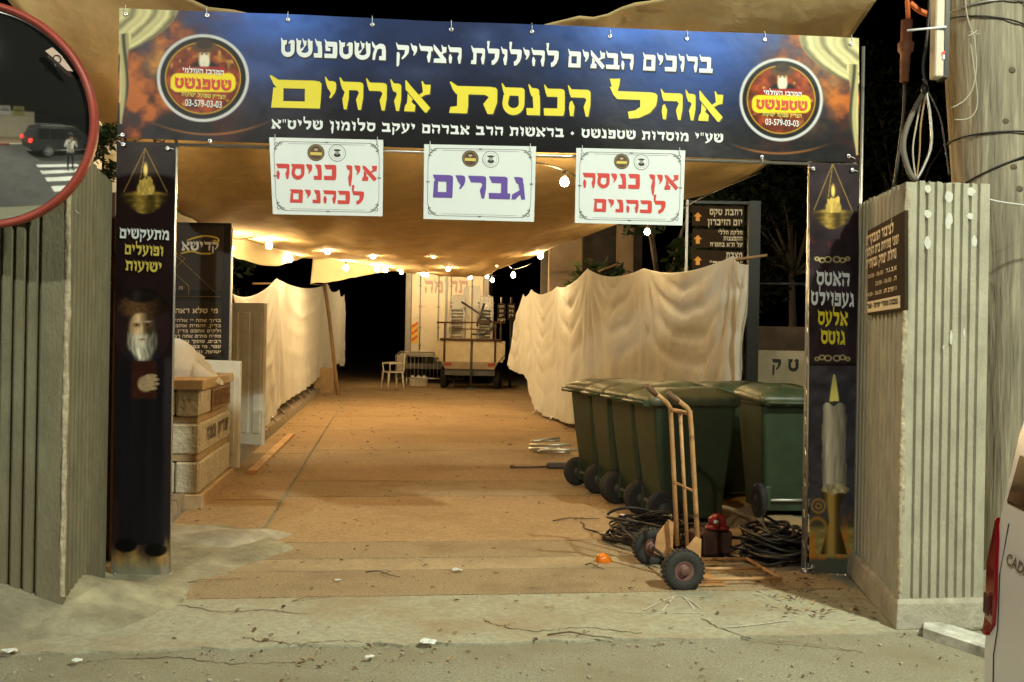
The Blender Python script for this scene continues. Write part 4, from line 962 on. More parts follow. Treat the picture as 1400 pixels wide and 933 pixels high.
for k, (a, b, lab) in enumerate((((631, 413, TL+.1), (672, 440, TL), 'dark bar leaning down to the right across the chair stacks'), ((662, 415, TL+.1), (652, 446, TL), 'dark bar leaning steeply down to the left on the right stack'), ((660, 459, TL-.08), (676, 446, TL-.05), 'short thick bar lying on the trailer right rail'), ((645, 457, TL-.08), (661, 458, TL-.08), 'short dark bar lying flat on the trailer rail'))):
    mb = MB(); mb.tube([P(*a), P(*b)], .035, 6); tag(mb.build('metal_bar', mDarkSteel, None, loc=P(*b)), lab, 'bar')
for k, px in enumerate((565, 573, 581)):
    p = G(px, 526); p.y = 31.4; p.z = .013; p.x = (px-700)/FOC*31.4; mb = MB(); mb.lathe([(0, 0), (.10, 0), (.11, .03), (.11, .27), (.09, .30), (.05, .31), (.05, .35), (0, .35)], p, 14)
    tag(mb.build('plastic_canister', mPlastic, None, loc=p), 'small white canister on the ground behind the crowd barrier', 'canister', 'white canisters behind the barrier')
# two small dark direction signs beyond the right sheet
for px0, px1, py0, py1, ls, lab in ((680, 691, 415, 438, ('רחבת', 'טקס', 'יום', 'זיכרון'), 'left one of two small dark signs beside the trailer'), (694, 704, 415, 438, ('אזור', 'בית', 'דין'), 'right one of two small dark signs beside the trailer')):
    D = 31.5; a, b = P(px0, py0, D), P(px1, py1, D)
    t = thing('direction_sign', lab, 'sign', (a.x, D, 0)); mb = MB(); mb.box(((a.x+b.x)/2, D, (a.z+b.z)/2), (b.x-a.x, .05, a.z-b.z)); mb.build('panel', MATS['brown_sign'], t)
    mb = MB(); mb.tube([((a.x+b.x)/2, D+.06, 0), ((a.x+b.x)/2, D+.06, a.z+.2)], .04, 8); mb.build('post', mBlack, t)
    for k, s_ in enumerate(ls):
        z = a.z-.14*k-.14; cx = (a.x+b.x)/2; hwid = .022*len(s_); lettering('lettering', s_, (cx-hwid, D-.026, z), (cx+hwid, D-.026, z), (0, 0, .075), mCream, t, N_)

# ------------------------------------------------------------------ wheeled bins
mBin = mat('bin_green', (.019, .037, .018), .5, nscale=6, namt=.25, bump=.08, bscale=60, stain=((.045, .06, .04), 2.5, .55, .8))
mLid = mat('bin_lid_green', (.028, .048, .025), .45, nscale=5, namt=.25, stain=((.13, .125, .085), 2.2, .45, .75))
def rr(hx, hy, r, n=5):
    o = []
    for cx, cy, a in ((hx-r, hy-r, 0), (-hx+r, hy-r, 90), (-hx+r, -hy+r, 180), (hx-r, -hy+r, 270)):
        for k in range(n): w = math.radians(a+90*k/(n-1)); o.append((cx+r*math.cos(w), cy+r*math.sin(w)))
    return o
def make_bin():
    """two-wheeled bin: rear with wheels and handle at -y"""
    t = thing('wheelie_bin', None, 'bin')
    mb = MB(); vs = []; lv_ = [(.05, .225, .27, .05), (.30, .24, .29, .05), (.62, .262, .325, .05), (.90, .283, .352, .05), (.97, .288, .357, .05), (.97, .305, .372, .05), (1.01, .305, .372, .05)]
    ring = []
    for z, hx, hy, r in lv_:
        o = rr(hx, hy, r)
        # the rear tapers in towards the foot where the wheels sit
        ring.append([(x, y+(.0 if y > 0 else .05*max(0, 1-z/.35)), z) for x, y in o])
    n = len(ring[0]); vs = [p for r_ in ring for p in r_]
    fs = [[i*n+k, i*n+(k+1) % n, (i+1)*n+(k+1) % n, (i+1)*n+k] for i in range(len(ring)-1) for k in range(n)]+[list(range(n))[::-1]]
    mb.add(vs, fs, False)
    for sx in (-1, 1): mb.box((sx*.20, -.25, .17), (.05, .08, .2))
    for x in (-.2, -.1, 0, .1, .2): mb.box((x, .36, .955), (.012, .03, .05))
    bevel(mb.build('body', mBin, t), .008)
    mb = MB(); ring = [[(x, y-.015, z+dz*(y+.4)) for x, y in rr(hx, hy, r, 6)] for z, hx, hy, r, dz in ((.985, .322, .398, .06, 0), (1.04, .322, .398, .06, 0), (1.058, .305, .380, .06, 0), (1.075, .27, .345, .07, .02), (1.098, .2, .27, .07, .035), (1.104, .1, .15, .06, .035), (1.105, .01, .01, .004, .035))]
    n = len(ring[0]); mb.add([p for r_ in ring for p in r_], [[i*n+k, i*n+(k+1) % n, (i+1)*n+(k+1) % n, (i+1)*n+k] for i in range(len(ring)-1) for k in range(n)], True)
    for sx in (-1, 1): mb.box((sx*.17, .02, 1.098), (.022, .50, .03), bev=.008)
    mb.box((0, .39, 1.02), (.2, .05, .03), bev=.008)
    shell(mb.build('lid', mLid, t), .006)
    mb = MB(); mb.tube([(-.28, -.445, 1.0), (.28, -.445, 1.0)], .017, 8)
    for x in (-.27, -.1, .1, .27): mb.box((x, -.41, 1.0), (.03, .09, .04))
    mb.build('handle_bar', mBin, t)
    for sx in (-1, 1):
        mb = MB(); mb.lathe([(.05, -.03), (.115, -.032), (.142, -.026), (.15, 0), (.142, .026), (.115, .032), (.05, .03)], (sx*.275, -.27, .15), 24, (1, 0, 0)); w = mb.build('wheel', mRubber, t)
        mb = MB(); mb.lathe([(0, -.036), (.03, -.036), (.045, -.022), (.10, -.024), (.10, .024), (.045, .022), (.03, .036), (0, .036)], (sx*.275, -.27, .15), 16, (1, 0, 0)); mb.build('hub', mat('hub_grey', (.05, .05, .05), .6), w)
    mb = MB(); mb.tube([(-.27, -.27, .15), (.27, -.27, .15)], .014, 8); mb.build('axle', mGal, t)
    return t
bin0 = make_bin(); th = math.radians(-77)
near = G(872, 706); wv = V(math.cos(th), math.sin(th), 0); dv = V(-wv.y, wv.x, 0)
bins = []
for k, lab in enumerate(('nearest green wheelie bin, directly behind the hand truck', 'second green wheelie bin from the hand truck in the slanting row', 'third green wheelie bin from the hand truck in the slanting row', 'farthest green wheelie bin at the left end of the row')):
    p = near+wv*.29+dv*.30-wv*.585*k*1.02+dv*rnd(-.02, .02)
    if k == 3: p = p-dv*.04
    bins.append((V(p.x, p.y, .012), th+rnd(-.03, .03)+(.10 if k == 3 else 0), lab))
bins.append((V(2.41, 8.9, .012), math.radians(5), 'green wheelie bin half hidden behind the right banner post'))
bins.append((V(2.2, 9.95, .012), math.radians(-74), 'green wheelie bin in the back row behind the nearest bin'))
for k, (p, rz, lab) in enumerate(bins):
    o = bin0 if k == 0 else copy_tree(bin0); o.location = p; o.rotation_euler = (0, 0, rz); o['label'] = lab; o['group'] = 'green wheelie bins'
    for c_ in children(o):
        if c_.name.startswith('lid') and k in (1, 4):
            a_ = (.045, .03)[k > 1]; pv = V(0, -.41, .985); c_.rotation_euler = (a_, 0, 0); c_.location = pv-Matrix.Rotation(a_, 3, 'X')@pv

# ------------------------------------------------------------------ hand truck
mTan = mat('tan_paint', (.42, .23, .10), .5, nscale=10, namt=.25, stain=((.10, .06, .04), 16, .56, .72))
nw, fw = G(933, 808), G(890, 773); ax = (fw-nw).normalized(); fwd = V(ax.y, -ax.x, 0)
ht = thing('hand_truck', 'tan steel hand truck with two fat black tyres in front of the bins', 'hand truck', nw)
for w_ in (nw, fw):
    c = w_+V(0, 0, .126)
    mb = MB(); mb.lathe([(.062, -.036), (.075, -.042), (.105, -.044), (.122, -.034), (.127, -.012), (.127, .012), (.122, .034), (.105, .044), (.075, .042), (.062, .036)], c, 30, ax); w = mb.build('wheel', mRubber, ht)
    mb = MB(); mb.lathe([(.066, -.03), (.06, -.034), (.045, -.022), (.03, -.02), (.03, -.045), (.016, -.05), (0, -.05)], c, 20, ax); mb.lathe([(.066, .03), (.06, .034), (.045, .022), (.03, .02), (.03, .045), (.016, .05), (0, .05)], c, 20, ax); mb.build('rim', mat('rim_rust', (.14, .07, .06), .6, metal=.3, nscale=20, namt=.4), w)
    mb = MB()
    for k in range(26):
        a = 2*math.pi*k/26; u_ = V(0, 0, 1)*math.cos(a)+fwd*math.sin(a)
        for s_ in (-.022, .022): mb.box(c+u_*.126+ax*s_, (.012, .03, .008), Matrix((fwd*math.cos(a)-V(0, 0, 1)*math.sin(a), ax, u_)).transposed())
    mb.build('tread', mRubber, w)
mb = MB(); mb.tube([nw+V(0, 0, .126), fw+V(0, 0, .126)], .012, 8); mb.build('axle', mDarkSteel, ht)
nb, fb = P(956, 742, 6.16), P(926, 752, 6.62); nb.z = .16; fb.z = .16
nt_, ft_ = P(944, 566, 6.10), P(917, 560, 6.56)
def railpath(b, t, e): 
    return [b, b.lerp(t, .5), b.lerp(t, .9), t+V(-.004, 0, .012), t.lerp(e, .18)+V(0, 0, .018), e]
ne, fe = P(913, 537, 6.04), P(885, 528, 6.50)
mb = MB(); mb.tube(railpath(nb, nt_, ne), .0155, 10); mb.build('rail', mTan, ht)
mb = MB(); mb.tube(railpath(fb, ft_, fe), .0155, 10); mb.build('rail', mTan, ht)
mid = nb.lerp(fb, .5); mt_ = nt_.lerp(ft_, .5); mb = MB(); mb.tube([mid, mt_], .012, 8); mb.build('centre_bar', mTan, ht)
for f, r_ in ((1.0, .013), (.47, .008)):
    mb = MB(); mb.tube([nb.lerp(nt_, f), fb.lerp(ft_, f)], r_, 8); mb.build('cross_bar', mTan, ht)
for e, t in ((ne, nt_), (fe, ft_)):
    d = (e-t).normalized(); mb = MB(); mb.tube([e-d*.09, e+d*.004], .019, 10); mb.build('grip', mat('worn_grip', (.13, .07, .04), .8), ht)
for w_, s_ in ((nw, 1), (fw, -1)):
    c = w_+ax*s_*.06; mb = MB(); mb.slab([c+fwd*i_+V(0, 0, z_) for i_, z_ in ((.0, .10), (.13, .03), (.135, .30), (.10, .32), (.02, .22))], ax*.006); mb.build('wheel_bracket', mTan, ht)
a_, b_ = nw+ax*.03+fwd*.09, fw-ax*.03+fwd*.09
mb = MB(); mb.slab([a_+V(0, 0, .018), b_+V(0, 0, .018), b_+fwd*.2+V(0, 0, .018), a_+fwd*.2+V(0, 0, .018)], (0, 0, .008)); mb.slab([a_+V(0, 0, .018), b_+V(0, 0, .018), b_+V(0, 0, .15), a_+V(0, 0, .15)], fwd*.006); mb.build('toe_plate', mTan, ht)
mb = MB()
for f in (.06, .5, .94):
    p = a_.lerp(b_, f)+fwd*.05; mb.tube([p+V(0, 0, .05), p+fwd*.52+V(0, 0, .05)], .011, 8)
p, q_ = a_.lerp(b_, .06)+fwd*.56, a_.lerp(b_, .94)+fwd*.56; mb.tube([p+V(0, 0, .05), q_+V(0, 0, .05)], .011, 8); mb.build('folding_fork', mTan, ht)

# ------------------------------------------------------------------ cables, cap, reflector and metal poles on the ground
def cable_pile(c, R_, H, n, label, seed):
    random.seed(seed); mb = MB(); c = Vector(c)
    for k in range(n):
        r = R_*rnd(.55, 1.); ox, oy = rnd(-.3, .3)*R_, rnd(-.3, .3)*R_; z = H*(k+.5)/n; tx, ty = rnd(-.18, .18), rnd(-.18, .18); e = rnd(.7, 1.25); ph = rnd(0, 6)
        pts = []
        for i in range(26):
            a = 2*math.pi*i/26; x = ox+r*e*math.cos(a+ph); y = oy+r/e*math.sin(a+ph); rr_ = 1-math.hypot(x, y)/(R_*1.8)
            pts.append(c+V(x, y, max(.014, z*max(.25, rr_)+x*tx+y*ty+.01*math.sin(3*a+k))))
        mb.tube(pts, rnd(.007, .012), 6, closed=True)
    for k in range(1):
        a = rnd(1.2, 2.6); p = c+V(R_*math.cos(a), R_*math.sin(a), .03); pts = [p]
        for i in range(6): a += rnd(-.7, .7); p = p+V(math.cos(a), math.sin(a), 0)*.11; p.z = .016; pts.append(p)
        mb.tube(catmull(pts, 24), .008, 6)
    return tag(mb.build('cable_coil', mCable, None, loc=c), label, 'cable', 'black cable heaps by the hand truck')
cable_pile((1.08, 7.42, .012), .34, .30, 26, 'wide heap of black cable behind the hand truck wheels', 3)
cable_pile((1.86, 6.98, .012), .26, .36, 30, 'tall tangled heap of black cable beside the right banner post', 5)
p = V(1.42, 7.02, .012); mb = MB(); mb.box(p+V(0, 0, .10), (.26, .2, .17), Matrix.Rotation(.4, 3, 'Z'), bev=.02)
tag(mb.build('tool_case', mat('dull_brown_case', (.06, .03, .025), .6, nscale=12, namt=.3), None, loc=p), 'dull dark brown case under the red cap between the cable heaps', 'case')
p = V(1.46, 6.98, .21); mb = MB(); mb.ball(p+V(0, 0, .05), .065, 14, (1, 1, .9)); mb.lathe([(.06, 0), (.085, .004), (.085, .012), (.06, .03)], p, 18)
rc = thing('red_cap', 'glossy dark red round cap lying on top of the case', 'cap', p); 
mb.build('shell', mat('glossy_red', (.22, .015, .02), .25), rc); mb = MB(); mb.slab([p+V(-.035, -.062, .05), p+V(-.005, -.066, .05), p+V(-.005, -.064, .07), p+V(-.035, -.060, .07)], (0, -.003, 0)); mb.build('sticker', mWhite, rc)
p = G(828, 770); mb = MB(); mb.lathe([(0, 0), (.045, 0), (.05, .012), (.046, .06), (.03, .085), (0, .09)], p, 16, (-.5, -.6, .6)); tag(mb.build('orange_reflector', mat('orange_plastic', (.75, .20, .015), .25, trans=.2), None, loc=p), 'small bright orange plastic lamp cover on the ground left of the hand truck', 'lamp cover')
random.seed(11)
for k in range(8):
    c = G(752+rnd(-10, 14), 618+rnd(-6, 8)); a = rnd(-.5, .25)+(1.2 if k == 6 else 0); L_ = rnd(.4, .62); d = V(math.cos(a), math.sin(a), 0)*L_/2; c.z = .035+.05*(k//3)
    mb = MB(); mb.tube([c-d, c+d+V(0, 0, .02)], .020, 8); 
    tag(mb.build('metal_pole', mAlu, None, loc=c), 'short bright metal tube in the heap at the foot of the right sheet', 'tube', 'metal tubes heaped left of the bins')
p = G(762, 642); mb = MB(); mb.box(p+V(0, 0, .05), (.26, .14, .07), bev=.02); mb.tube([p+V(-.12, 0, .03), p+V(-.52, -.04, .02)], .012, 6); mb.lathe([(0, 0), (.028, 0), (.028, .05), (0, .05)], p+V(-.56, -.045, .02), 8, (1, 0, 0))
tag(mb.build('floor_tool', mDarkSteel, None, loc=p), 'black tool with a long rod lying beside the metal tubes', 'tool')
p = G(849, 710); mb = MB(); mb.lathe([(.015, 0), (.025, .0), (.03, .03), (.02, .05), (.012, .05)], p+V(0, 0, .02), 12, (1, -.4, .1)); tag(mb.build('metal_ring', mAlu, None, loc=p), 'small shiny metal fitting on the ground by a bin wheel', 'fitting')

# ------------------------------------------------------------------ left side: memorial block, bag, signboard, fence panels, batten
mStone = mat('rough_limestone', (.56, .53, .44), .95, nscale=9, namt=.15, bump=.9, bscale=24)
mStoneS = mat('smooth_limestone', (.46, .34, .20), .8, nscale=6, namt=.15, bump=.15)
p0 = G(272, 697, .0); du = DD.copy(); le = -DR
ms = thing('memorial_block', 'pale stone memorial block with an orange plaque, left of the driveway', 'memorial', p0+du*.8+le*.6)
R3 = Matrix((DR, DD, V(0, 0, 1))).transposed()
Lb, Wb = 1.75, 1.5; zc = [.0, .14, .40, .46, .74, .80, 1.02, 1.09]
cc = p0+du*Lb/2+le*Wb/2
mb = MB()
def course(z0, z1, n1, n2, ins):
    for i in range(n2):
        for j in range(n1):
            x = -Wb/2+ins+(Wb-2*ins)*(j+.5)/n1; y = -Lb/2+ins+(Lb-2*ins)*(i+.5)/n2
            mb.box(cc+DR*x+DD*y+V(0, 0, (z0+z1)/2), ((Wb-2*ins)/n1-.008, (Lb-2*ins)/n2-.008, z1-z0-.004), R3, bev=.018)
course(.13, .41, 7, 1, 0); course(.47, .74, 4, 1, 0); course(.80, 1.03, 7, 1, 0); mb.build('rough_course', mStone, ms)
mb = MB()
for z0_, z1_, ins in ((0, .13, -.03), (.41, .47, .025), (.74, .80, .025), (1.03, 1.12, -.02)): mb.box(cc+V(0, 0, (z0_+z1_)/2), (Wb-2*ins, Lb-2*ins, z1_-z0_), R3, bev=.008)
mb.build('smooth_course', mStoneS, ms)
fc = p0+du*1.05; mb = MB(); mb.box(fc+DR*.004+V(0, 0, .915), (.02, 1.0, .16), R3, bev=.004); pq = mb.build('plaque', mat('plaque_orange', (.40, .20, .06), .6, nscale=14, namt=.3), ms)
mb = MB(); mb.box(fc+DR*.008+V(0, 0, .915), (.012, 1.06, .20), R3); mb.build('plaque_frame', mat('plaque_frame', (.2, .12, .06), .6), pq)
a = fc+DR*.016+V(0, 0, .87); lettering('lettering', 'זכר עולם', a-du*.42, a+du*.42, V(0, 0, .09), mat('plaque_text', (.16, .07, .02), .7), pq, DR, sans=True)
a = p0+du*.95+DR*.004+V(0, 0, .56); lettering('lettering', 'זכרון נצח', a-du*.62, a+du*.62, V(0, 0, .12), mBlack, ms, DR)
mb = MB(); c2 = P(250, 521, 9.4)
pts = []; n = 26
for j in range(14):
    v = j/13
    for i in range(n+1):
        a = 2*math.pi*i/n; r = (.25*(1-v**1.6)**.8+.02)*(.75+.6*float(fbm(math.cos(a)*2.5+v*5+5, math.sin(a)*2.5+7+v*3, 5, 3))); lean = .06*v
        pts.append(c2+V(r*math.cos(a)*1.05-lean+(.10*max(0, math.cos(a+.6))**4*(1-v)**2), r*math.sin(a), .40*v+.03*math.sin(5*a)*(1-v)))
mb.grid(pts, n+1, 14); o = mb.build('cloth_bundle', mSheet, None, loc=c2); tag(o, 'crumpled off-white cloth bundle lying on top of the memorial block', 'cloth')
# black board with the word and the site plan
D = 11.2; a, b = P(128, 302, D), P(312, 494, D); tl, tr2 = P(128, 301, D), P(312, 305, D)
sb = thing('notice_board', 'tall dark notice board with a gold outlined plan, behind the left banner', 'sign', ((a.x+b.x)/2, D, 0))
bx0, bx1, bz1, bz0 = a.x, b.x, tr2.z, b.z; bm = P(270, 402, D).z
mBrd = mat('board_dark', (.028, .022, .018), .5, nscale=4, namt=.2)
mb = MB(); mb.box(((bx0+bx1)/2, D+.05, (bz0+bz1)/2), (bx1-bx0, .07, bz1-bz0), bev=.006); mb.build('panel', mBlack, sb)
mb = MB(); mb.box(((bx0+bx1)/2-.02, D+.012, (bm+bz1)/2), (bx1-bx0-.12, .012, bz1-bm-.08)); mb.box(((bx0+bx1)/2-.02, D+.012, (bm+bz0)/2-.02), (bx1-bx0-.12, .012, bm-bz0-.12)); mb.build('printed_face', mBrd, sb)
mb = MB(); mb.box((bx1+.006, D+.05, (bz0+bz1)/2), (.012, .06, bz1-bz0)); mb.build('edge_trim', mAlu, sb)
for x in (bx0+.25, bx1-.35): mb = MB(); mb.box((x, D+.12, (bz1-.1)/2), (.07, .07, bz1-.1)); mb.build('post', mBlack, sb)
def bl(s_, px0, px1, py, h, m=mCream, sans=True, nm='lettering', al=None):
    l, r = P(px0, py, D), P(px1, py, D); l.y = r.y = D+.005; lettering(nm, s_, l, r, V(0, 0, h*D/FOC), m, sb, N_, sans=sans)
bl('קדישא', 248, 299, 343, 12, mWhite, False)
for pts_ in ([(256, 329), (268, 325), (282, 323), (297, 326), (298, 331), (292, 329)], [(247, 347), (262, 344), (274, 347), (288, 347)]):
    mb = MB(); mb.tube(catmull([P(x, y, D)*1 for x, y in pts_], 16), .011, 5); mb.build('flourish', mGold, sb)
mLine = mat('plan_line', (.34, .24, .09), .6)
for pts_ in ([(200, 312), (240, 349), (301, 406), (200, 405)], [(240, 375), (258, 391), (258, 405)], [(240, 366), (253, 354), (240, 346)]):
    mb = MB(); mb.tube([P(x, y, D) for x, y in pts_], .0045, 4); mb.build('plan_line', mLine, sb)
l, r = P(244, 396, D), P(250, 396, D); latin('plan_number', '70', l, r, V(0, 0, .035), mCream, sb, N_)
bl('מי שלא ראה קברי ישראל', 178, 298, 428.5, 6.4)
for k, s_ in enumerate(('ברוך אתה יי אלהינו מלך העולם', 'בדין, והמית אתכם בדין, ויודע', 'ולקים אתכם בדין. ברוך אתה', 'מחיה מתים אתה רב להושיע', 'רבים, סומך נופלים ורופא', 'עפר, מי כמוך בעל גבורות', 'ישועה, ונאמן אתה להחיות')):
    bl(s_, 303-4.0*len(s_)*1.0, 302, 440.5+7.15*k, 4.0)
# ribbed fence panels
mFence = mat('pale_ribbed_panel', (.60, .59, .53), .85, nscale=5, namt=.12, bump=.1)
def fpanel(a, b, zt0, zt1, lab):
    d = (b-a).normalized(); n_ = V(d.y, -d.x, 0); L_ = (b-a).length; mb = MB(); k = max(3, int(L_/.16))
    mb.slab([a, b, V(b.x, b.y, zt1), V(a.x, a.y, zt0)], n_*-.07)
    for i in range(k):
        c0 = a+d*(L_*(i+.5)/k); mb.slab([c0-d*.055+V(0, 0, .15), c0+d*.055+V(0, 0, .15), V((c0+d*.055).x, (c0+d*.055).y, zt1-.12), V((c0-d*.055).x, (c0-d*.055).y, zt1-.12)], n_*.014)
    o = mb.build('fence_panel', mFence, None, loc=a); return tag(bevel(o, .004), lab, 'fence panel', 'pale ribbed fence panels')
a, b = G(313, 606, .12), G(358, 609, .12); zt = P(350, 415, a.y).z; fpanel(a-V(.5, -.1, 0), b, zt, zt, 'taller pale ribbed panel at the near end of the left sheet')
a, b = G(292, 640, .12), G(325, 640, .12); fpanel(a-V(.55, -.1, 0), b, P(320, 492, a.y).z, P(320, 494, b.y).z, 'shorter pale ribbed panel between the memorial block and the taller panel')
a, b = G(344, 650), G(398, 597); d = (b-a); w = V(-d.y, d.x, 0).normalized()*.05; mb = MB(); mb.slab([a-w, b-w, b+w, a+w], (0, 0, .05)); tag(mb.build('wooden_batten', mat('fresh_batten', (.50, .30, .13), .8, nscale=5, namt=.3, stretch=(1, 1, 1)), None, loc=a), 'long wooden batten lying along the foot of the left kerb', 'batten')
c = G(449, 533, .1); mb = MB(); mb.box(c+V(-.2, .4, .2), (.5, .9, .75), R3, bev=.02); tag(mb.build('stone_block', mStoneS, None, loc=c), 'low brown stone block at the far end of the kerb by the leaning pole', 'block')
# rusty gate leaf edge and wood board in the gap next to the left pillar
a = P(152, 785, 6.35); rg = thing('old_gate_post', 'rusty gate post with a big hinge between left pillar and banner', 'post', (a.x, a.y, 0))
zt = P(150, 262, 6.35).z; x_ = P(150, 500, 6.35).x
mb = MB(); mb.box((x_-.03, 6.42, zt/2), (.07, .06, zt)); mb.build('steel_post', mRust, rg)
mb = MB(); mb.box((x_+.025, 6.39, zt/2+.03), (.028, .05, zt-.06)); mb.build('wood_edge', mat('bare_wood_edge', (.42, .28, .15), .8, nscale=9, namt=.3, stretch=(1, 1, .1)), rg)
z = P(150, 372, 6.3).z; mb = MB(); mb.box((x_-.005, 6.345, z), (.085, .03, .24), bev=.008)
for s_ in (-1, 1): mb.lathe([(0, 0), (.012, 0), (.012, .012), (0, .012)], (x_, 6.33, z+s_*.07), 8, (0, -1, 0))
mb.build('hinge', mRust, rg)

# ------------------------------------------------------------------ left background: house wall with column, shrub
mBeige = mat('beige_plaster', (.52, .47, .36), .9, nscale=4, namt=.12, bump=.1)
D = 8.6; a = P(141, 125, D); b = P(158, 300, D); lw = thing('small_building', 'beige building corner with round column behind the left pillar', 'building', (a.x-.5, D+1, 0))
mb = MB(); mb.box(((a.x+b.x)/2, D+.2, a.z/2), (b.x-a.x, .3, a.z)); mb.build('wall', mBeige, lw)
x_ = P(130, 200, D-.2).x; zt = P(130, 122, D).z; mb = MB(); mb.lathe([(0, 0), (.055, 0), (.055, zt), (0, zt)], (x_, D-.2, 0), 18); cl_ = mb.build('round_column', mat('grey_column', (.42, .38, .30), .7, nscale=5, namt=.1), lw)
z = P(130, 144, D-.2).z; mb = MB(); mb.box((x_+.09, D-.19, z), (.26, .16, .03)); mb.box((x_+.07, D-.19, z-1.25), (.22, .15, .03)); mb.build('bracket', mGal, cl_)
mLeafD = mat('dark_leaf', (.016, .024, .009), .7, spec=.2, nscale=3, namt=.4, trans=.15)
mLeafG = mat('green_leaf', (.026, .040, .013), .6, spec=.25, nscale=3, namt=.4, trans=.2)
mBark = mat('bark', (.12, .085, .055), .95, nscale=8, namt=.4, bump=.6, stretch=(1, 1, .2))
def leaf_cloud(mb, c, r, n, size, seed):
    R_ = random.Random(seed)
    for _ in range(n):
        while 1:
            q = V(R_.uniform(-1, 1), R_.uniform(-1, 1), R_.uniform(-1, 1))
            if q.length <= 1: break
        q = q*(.35+.65*q.length); p = Vector(c)+V(q.x*r[0], q.y*r[1], q.z*r[2])
        a = V(R_.gauss(0, 1), R_.gauss(0, 1), R_.gauss(0, .6)).normalized(); b = a.cross(V(R_.gauss(0, 1), R_.gauss(0, 1), 1)).normalized(); s_ = size*R_.uniform(.6, 1.3)
        mb.add([p-a*s_, p-b*s_*.38+a*s_*.1, p+a*s_, p+b*s_*.38+a*s_*.1], [(0, 1, 2, 3)])
def tree(px, D, h, r, n, lab, leaf, seed, clumps=14, zfrac=.5, dz=.0, trunk=.12):
    R_ = random.Random(seed); x = (px-700)/FOC*D; t = thing('leafy_tree', lab, 'tree', (x, D, dz), 'dark trees round the site')
    tr_ = MB(); tr_.tube([(x, D, dz), (x+R_.uniform(-.1, .1), D, dz+h*.3), (x+R_.uniform(-.2, .2), D, dz+h*.62)], [trunk, trunk*.8, trunk*.5], 9)
    mb = MB()
    for k in range(clumps):
        a = R_.uniform(0, 6.28); q = R_.uniform(.2, 1)**.6; z = dz+h*(zfrac+(1-zfrac)*R_.uniform(.0, 1)); c = V(x+math.cos(a)*r*q, D+math.sin(a)*r*q, z)
        tr_.tube([(x, D, dz+h*.45), V(x, D, dz+h*.5).lerp(c, .55)+V(0, 0, .15), c], [trunk*.4, trunk*.25, trunk*.1], 5)
        leaf_cloud(mb, c, (r*.42, r*.42, h*.13), n//clumps, .10 if D < 16 else .13, seed*31+k)
    tr_.build('trunk', mBark, t); mb.build('crown', leaf, t)
tree(285, 28, 5.6, 1.8, 3600, 'dark bushy tree behind the left white sheet', mLeafD, 3, 14, .30)
tree(262, 22, 4.6, 1.3, 2600, 'dark tree between the signboard and the left sheet', mLeafD, 14, 12, .3)
tree(246, 15.6, 3.9, .6, 1600, 'small tree with lamp-lit leaves just above the notice board', mLeafG, 5, 9, .55)
tree(905, 18.5, 4.7, 1.5, 3600, 'leafy tree with pale branches behind the right white sheet', mLeafG, 6, 13, .35)
tree(1085, 26, 7.5, 2.6, 3800, 'tall dark tree behind the direction sign and right banner post', mLeafD, 7, 14, .4)
tree(1230, 27, 10, 3.0, 3800, 'tall dark tree behind the wooden pole and right pillar', mLeafD, 8, 14, .3)
# twig of a shrub in front of the beige column
p = P(150, 262, 7.0); t = thing('shrub', 'small dark leafy shrub branch in front of the beige column', 'shrub', (p.x-.25, p.y, 0))
mb = MB(); st = MB(); st.tube([(p.x-.3, p.y, 0), (p.x-.28, p.y, 1.6), P(120, 250, 7)], [.02, .016, .01], 6)
for k, (q0, q1) in enumerate((((118, 235, 7), (160, 180, 7)), ((116, 220, 7), (152, 172, 7.05)), ((120, 262, 7), (160, 226, 6.95)), ((118, 200, 7), (140, 186, 7)), ((122, 250, 7), (148, 238, 7)))):
    a, b = P(*q0), P(*q1); st.tube([a, a.lerp(b, .5)+V(0, 0, .02), b], [.008, .006, .003], 5)
    for i in range(7): leaf_cloud(mb, a.lerp(b, .35+.65*i/6), (.07, .06, .045), 20, .03, 60+k*9+i)
st.build('stem', mBark, t); mb.build('foliage', mLeafG, t)

# ------------------------------------------------------------------ right background
mBrownP = mat('brown_plaster', (.30, .22, .14), .9, nscale=3, namt=.15, bump=.1)
mb_ = thing('memorial_building', 'dark building with brown square columns behind the right sheet', 'building', (2, 23, 0))
for xa_, xb_ in ((750, 796), (845, 866)):
    D = 22.5; a, b = P(xa_, 400, D).x, P(xb_, 400, D).x; mb = MB(); mb.box(((a+b)/2, D+.3, 2.9), (b-a, .6, 5.8), bev=.02); mb.build('column', mBrownP, mb_)
a, b = P(740, 400, 24).x, P(880, 400, 24).x; mb = MB(); mb.box(((a+b)/2, 24.6, 2.9), (b-a, .4, 5.8)); mb.build('wall', mDark, mb_)
mb = MB(); mb.box(((a+b)/2, 23.4, 5.95), (b-a+.4, 2.4, .3)); mb.build('roof_slab', mBrownP, mb_)
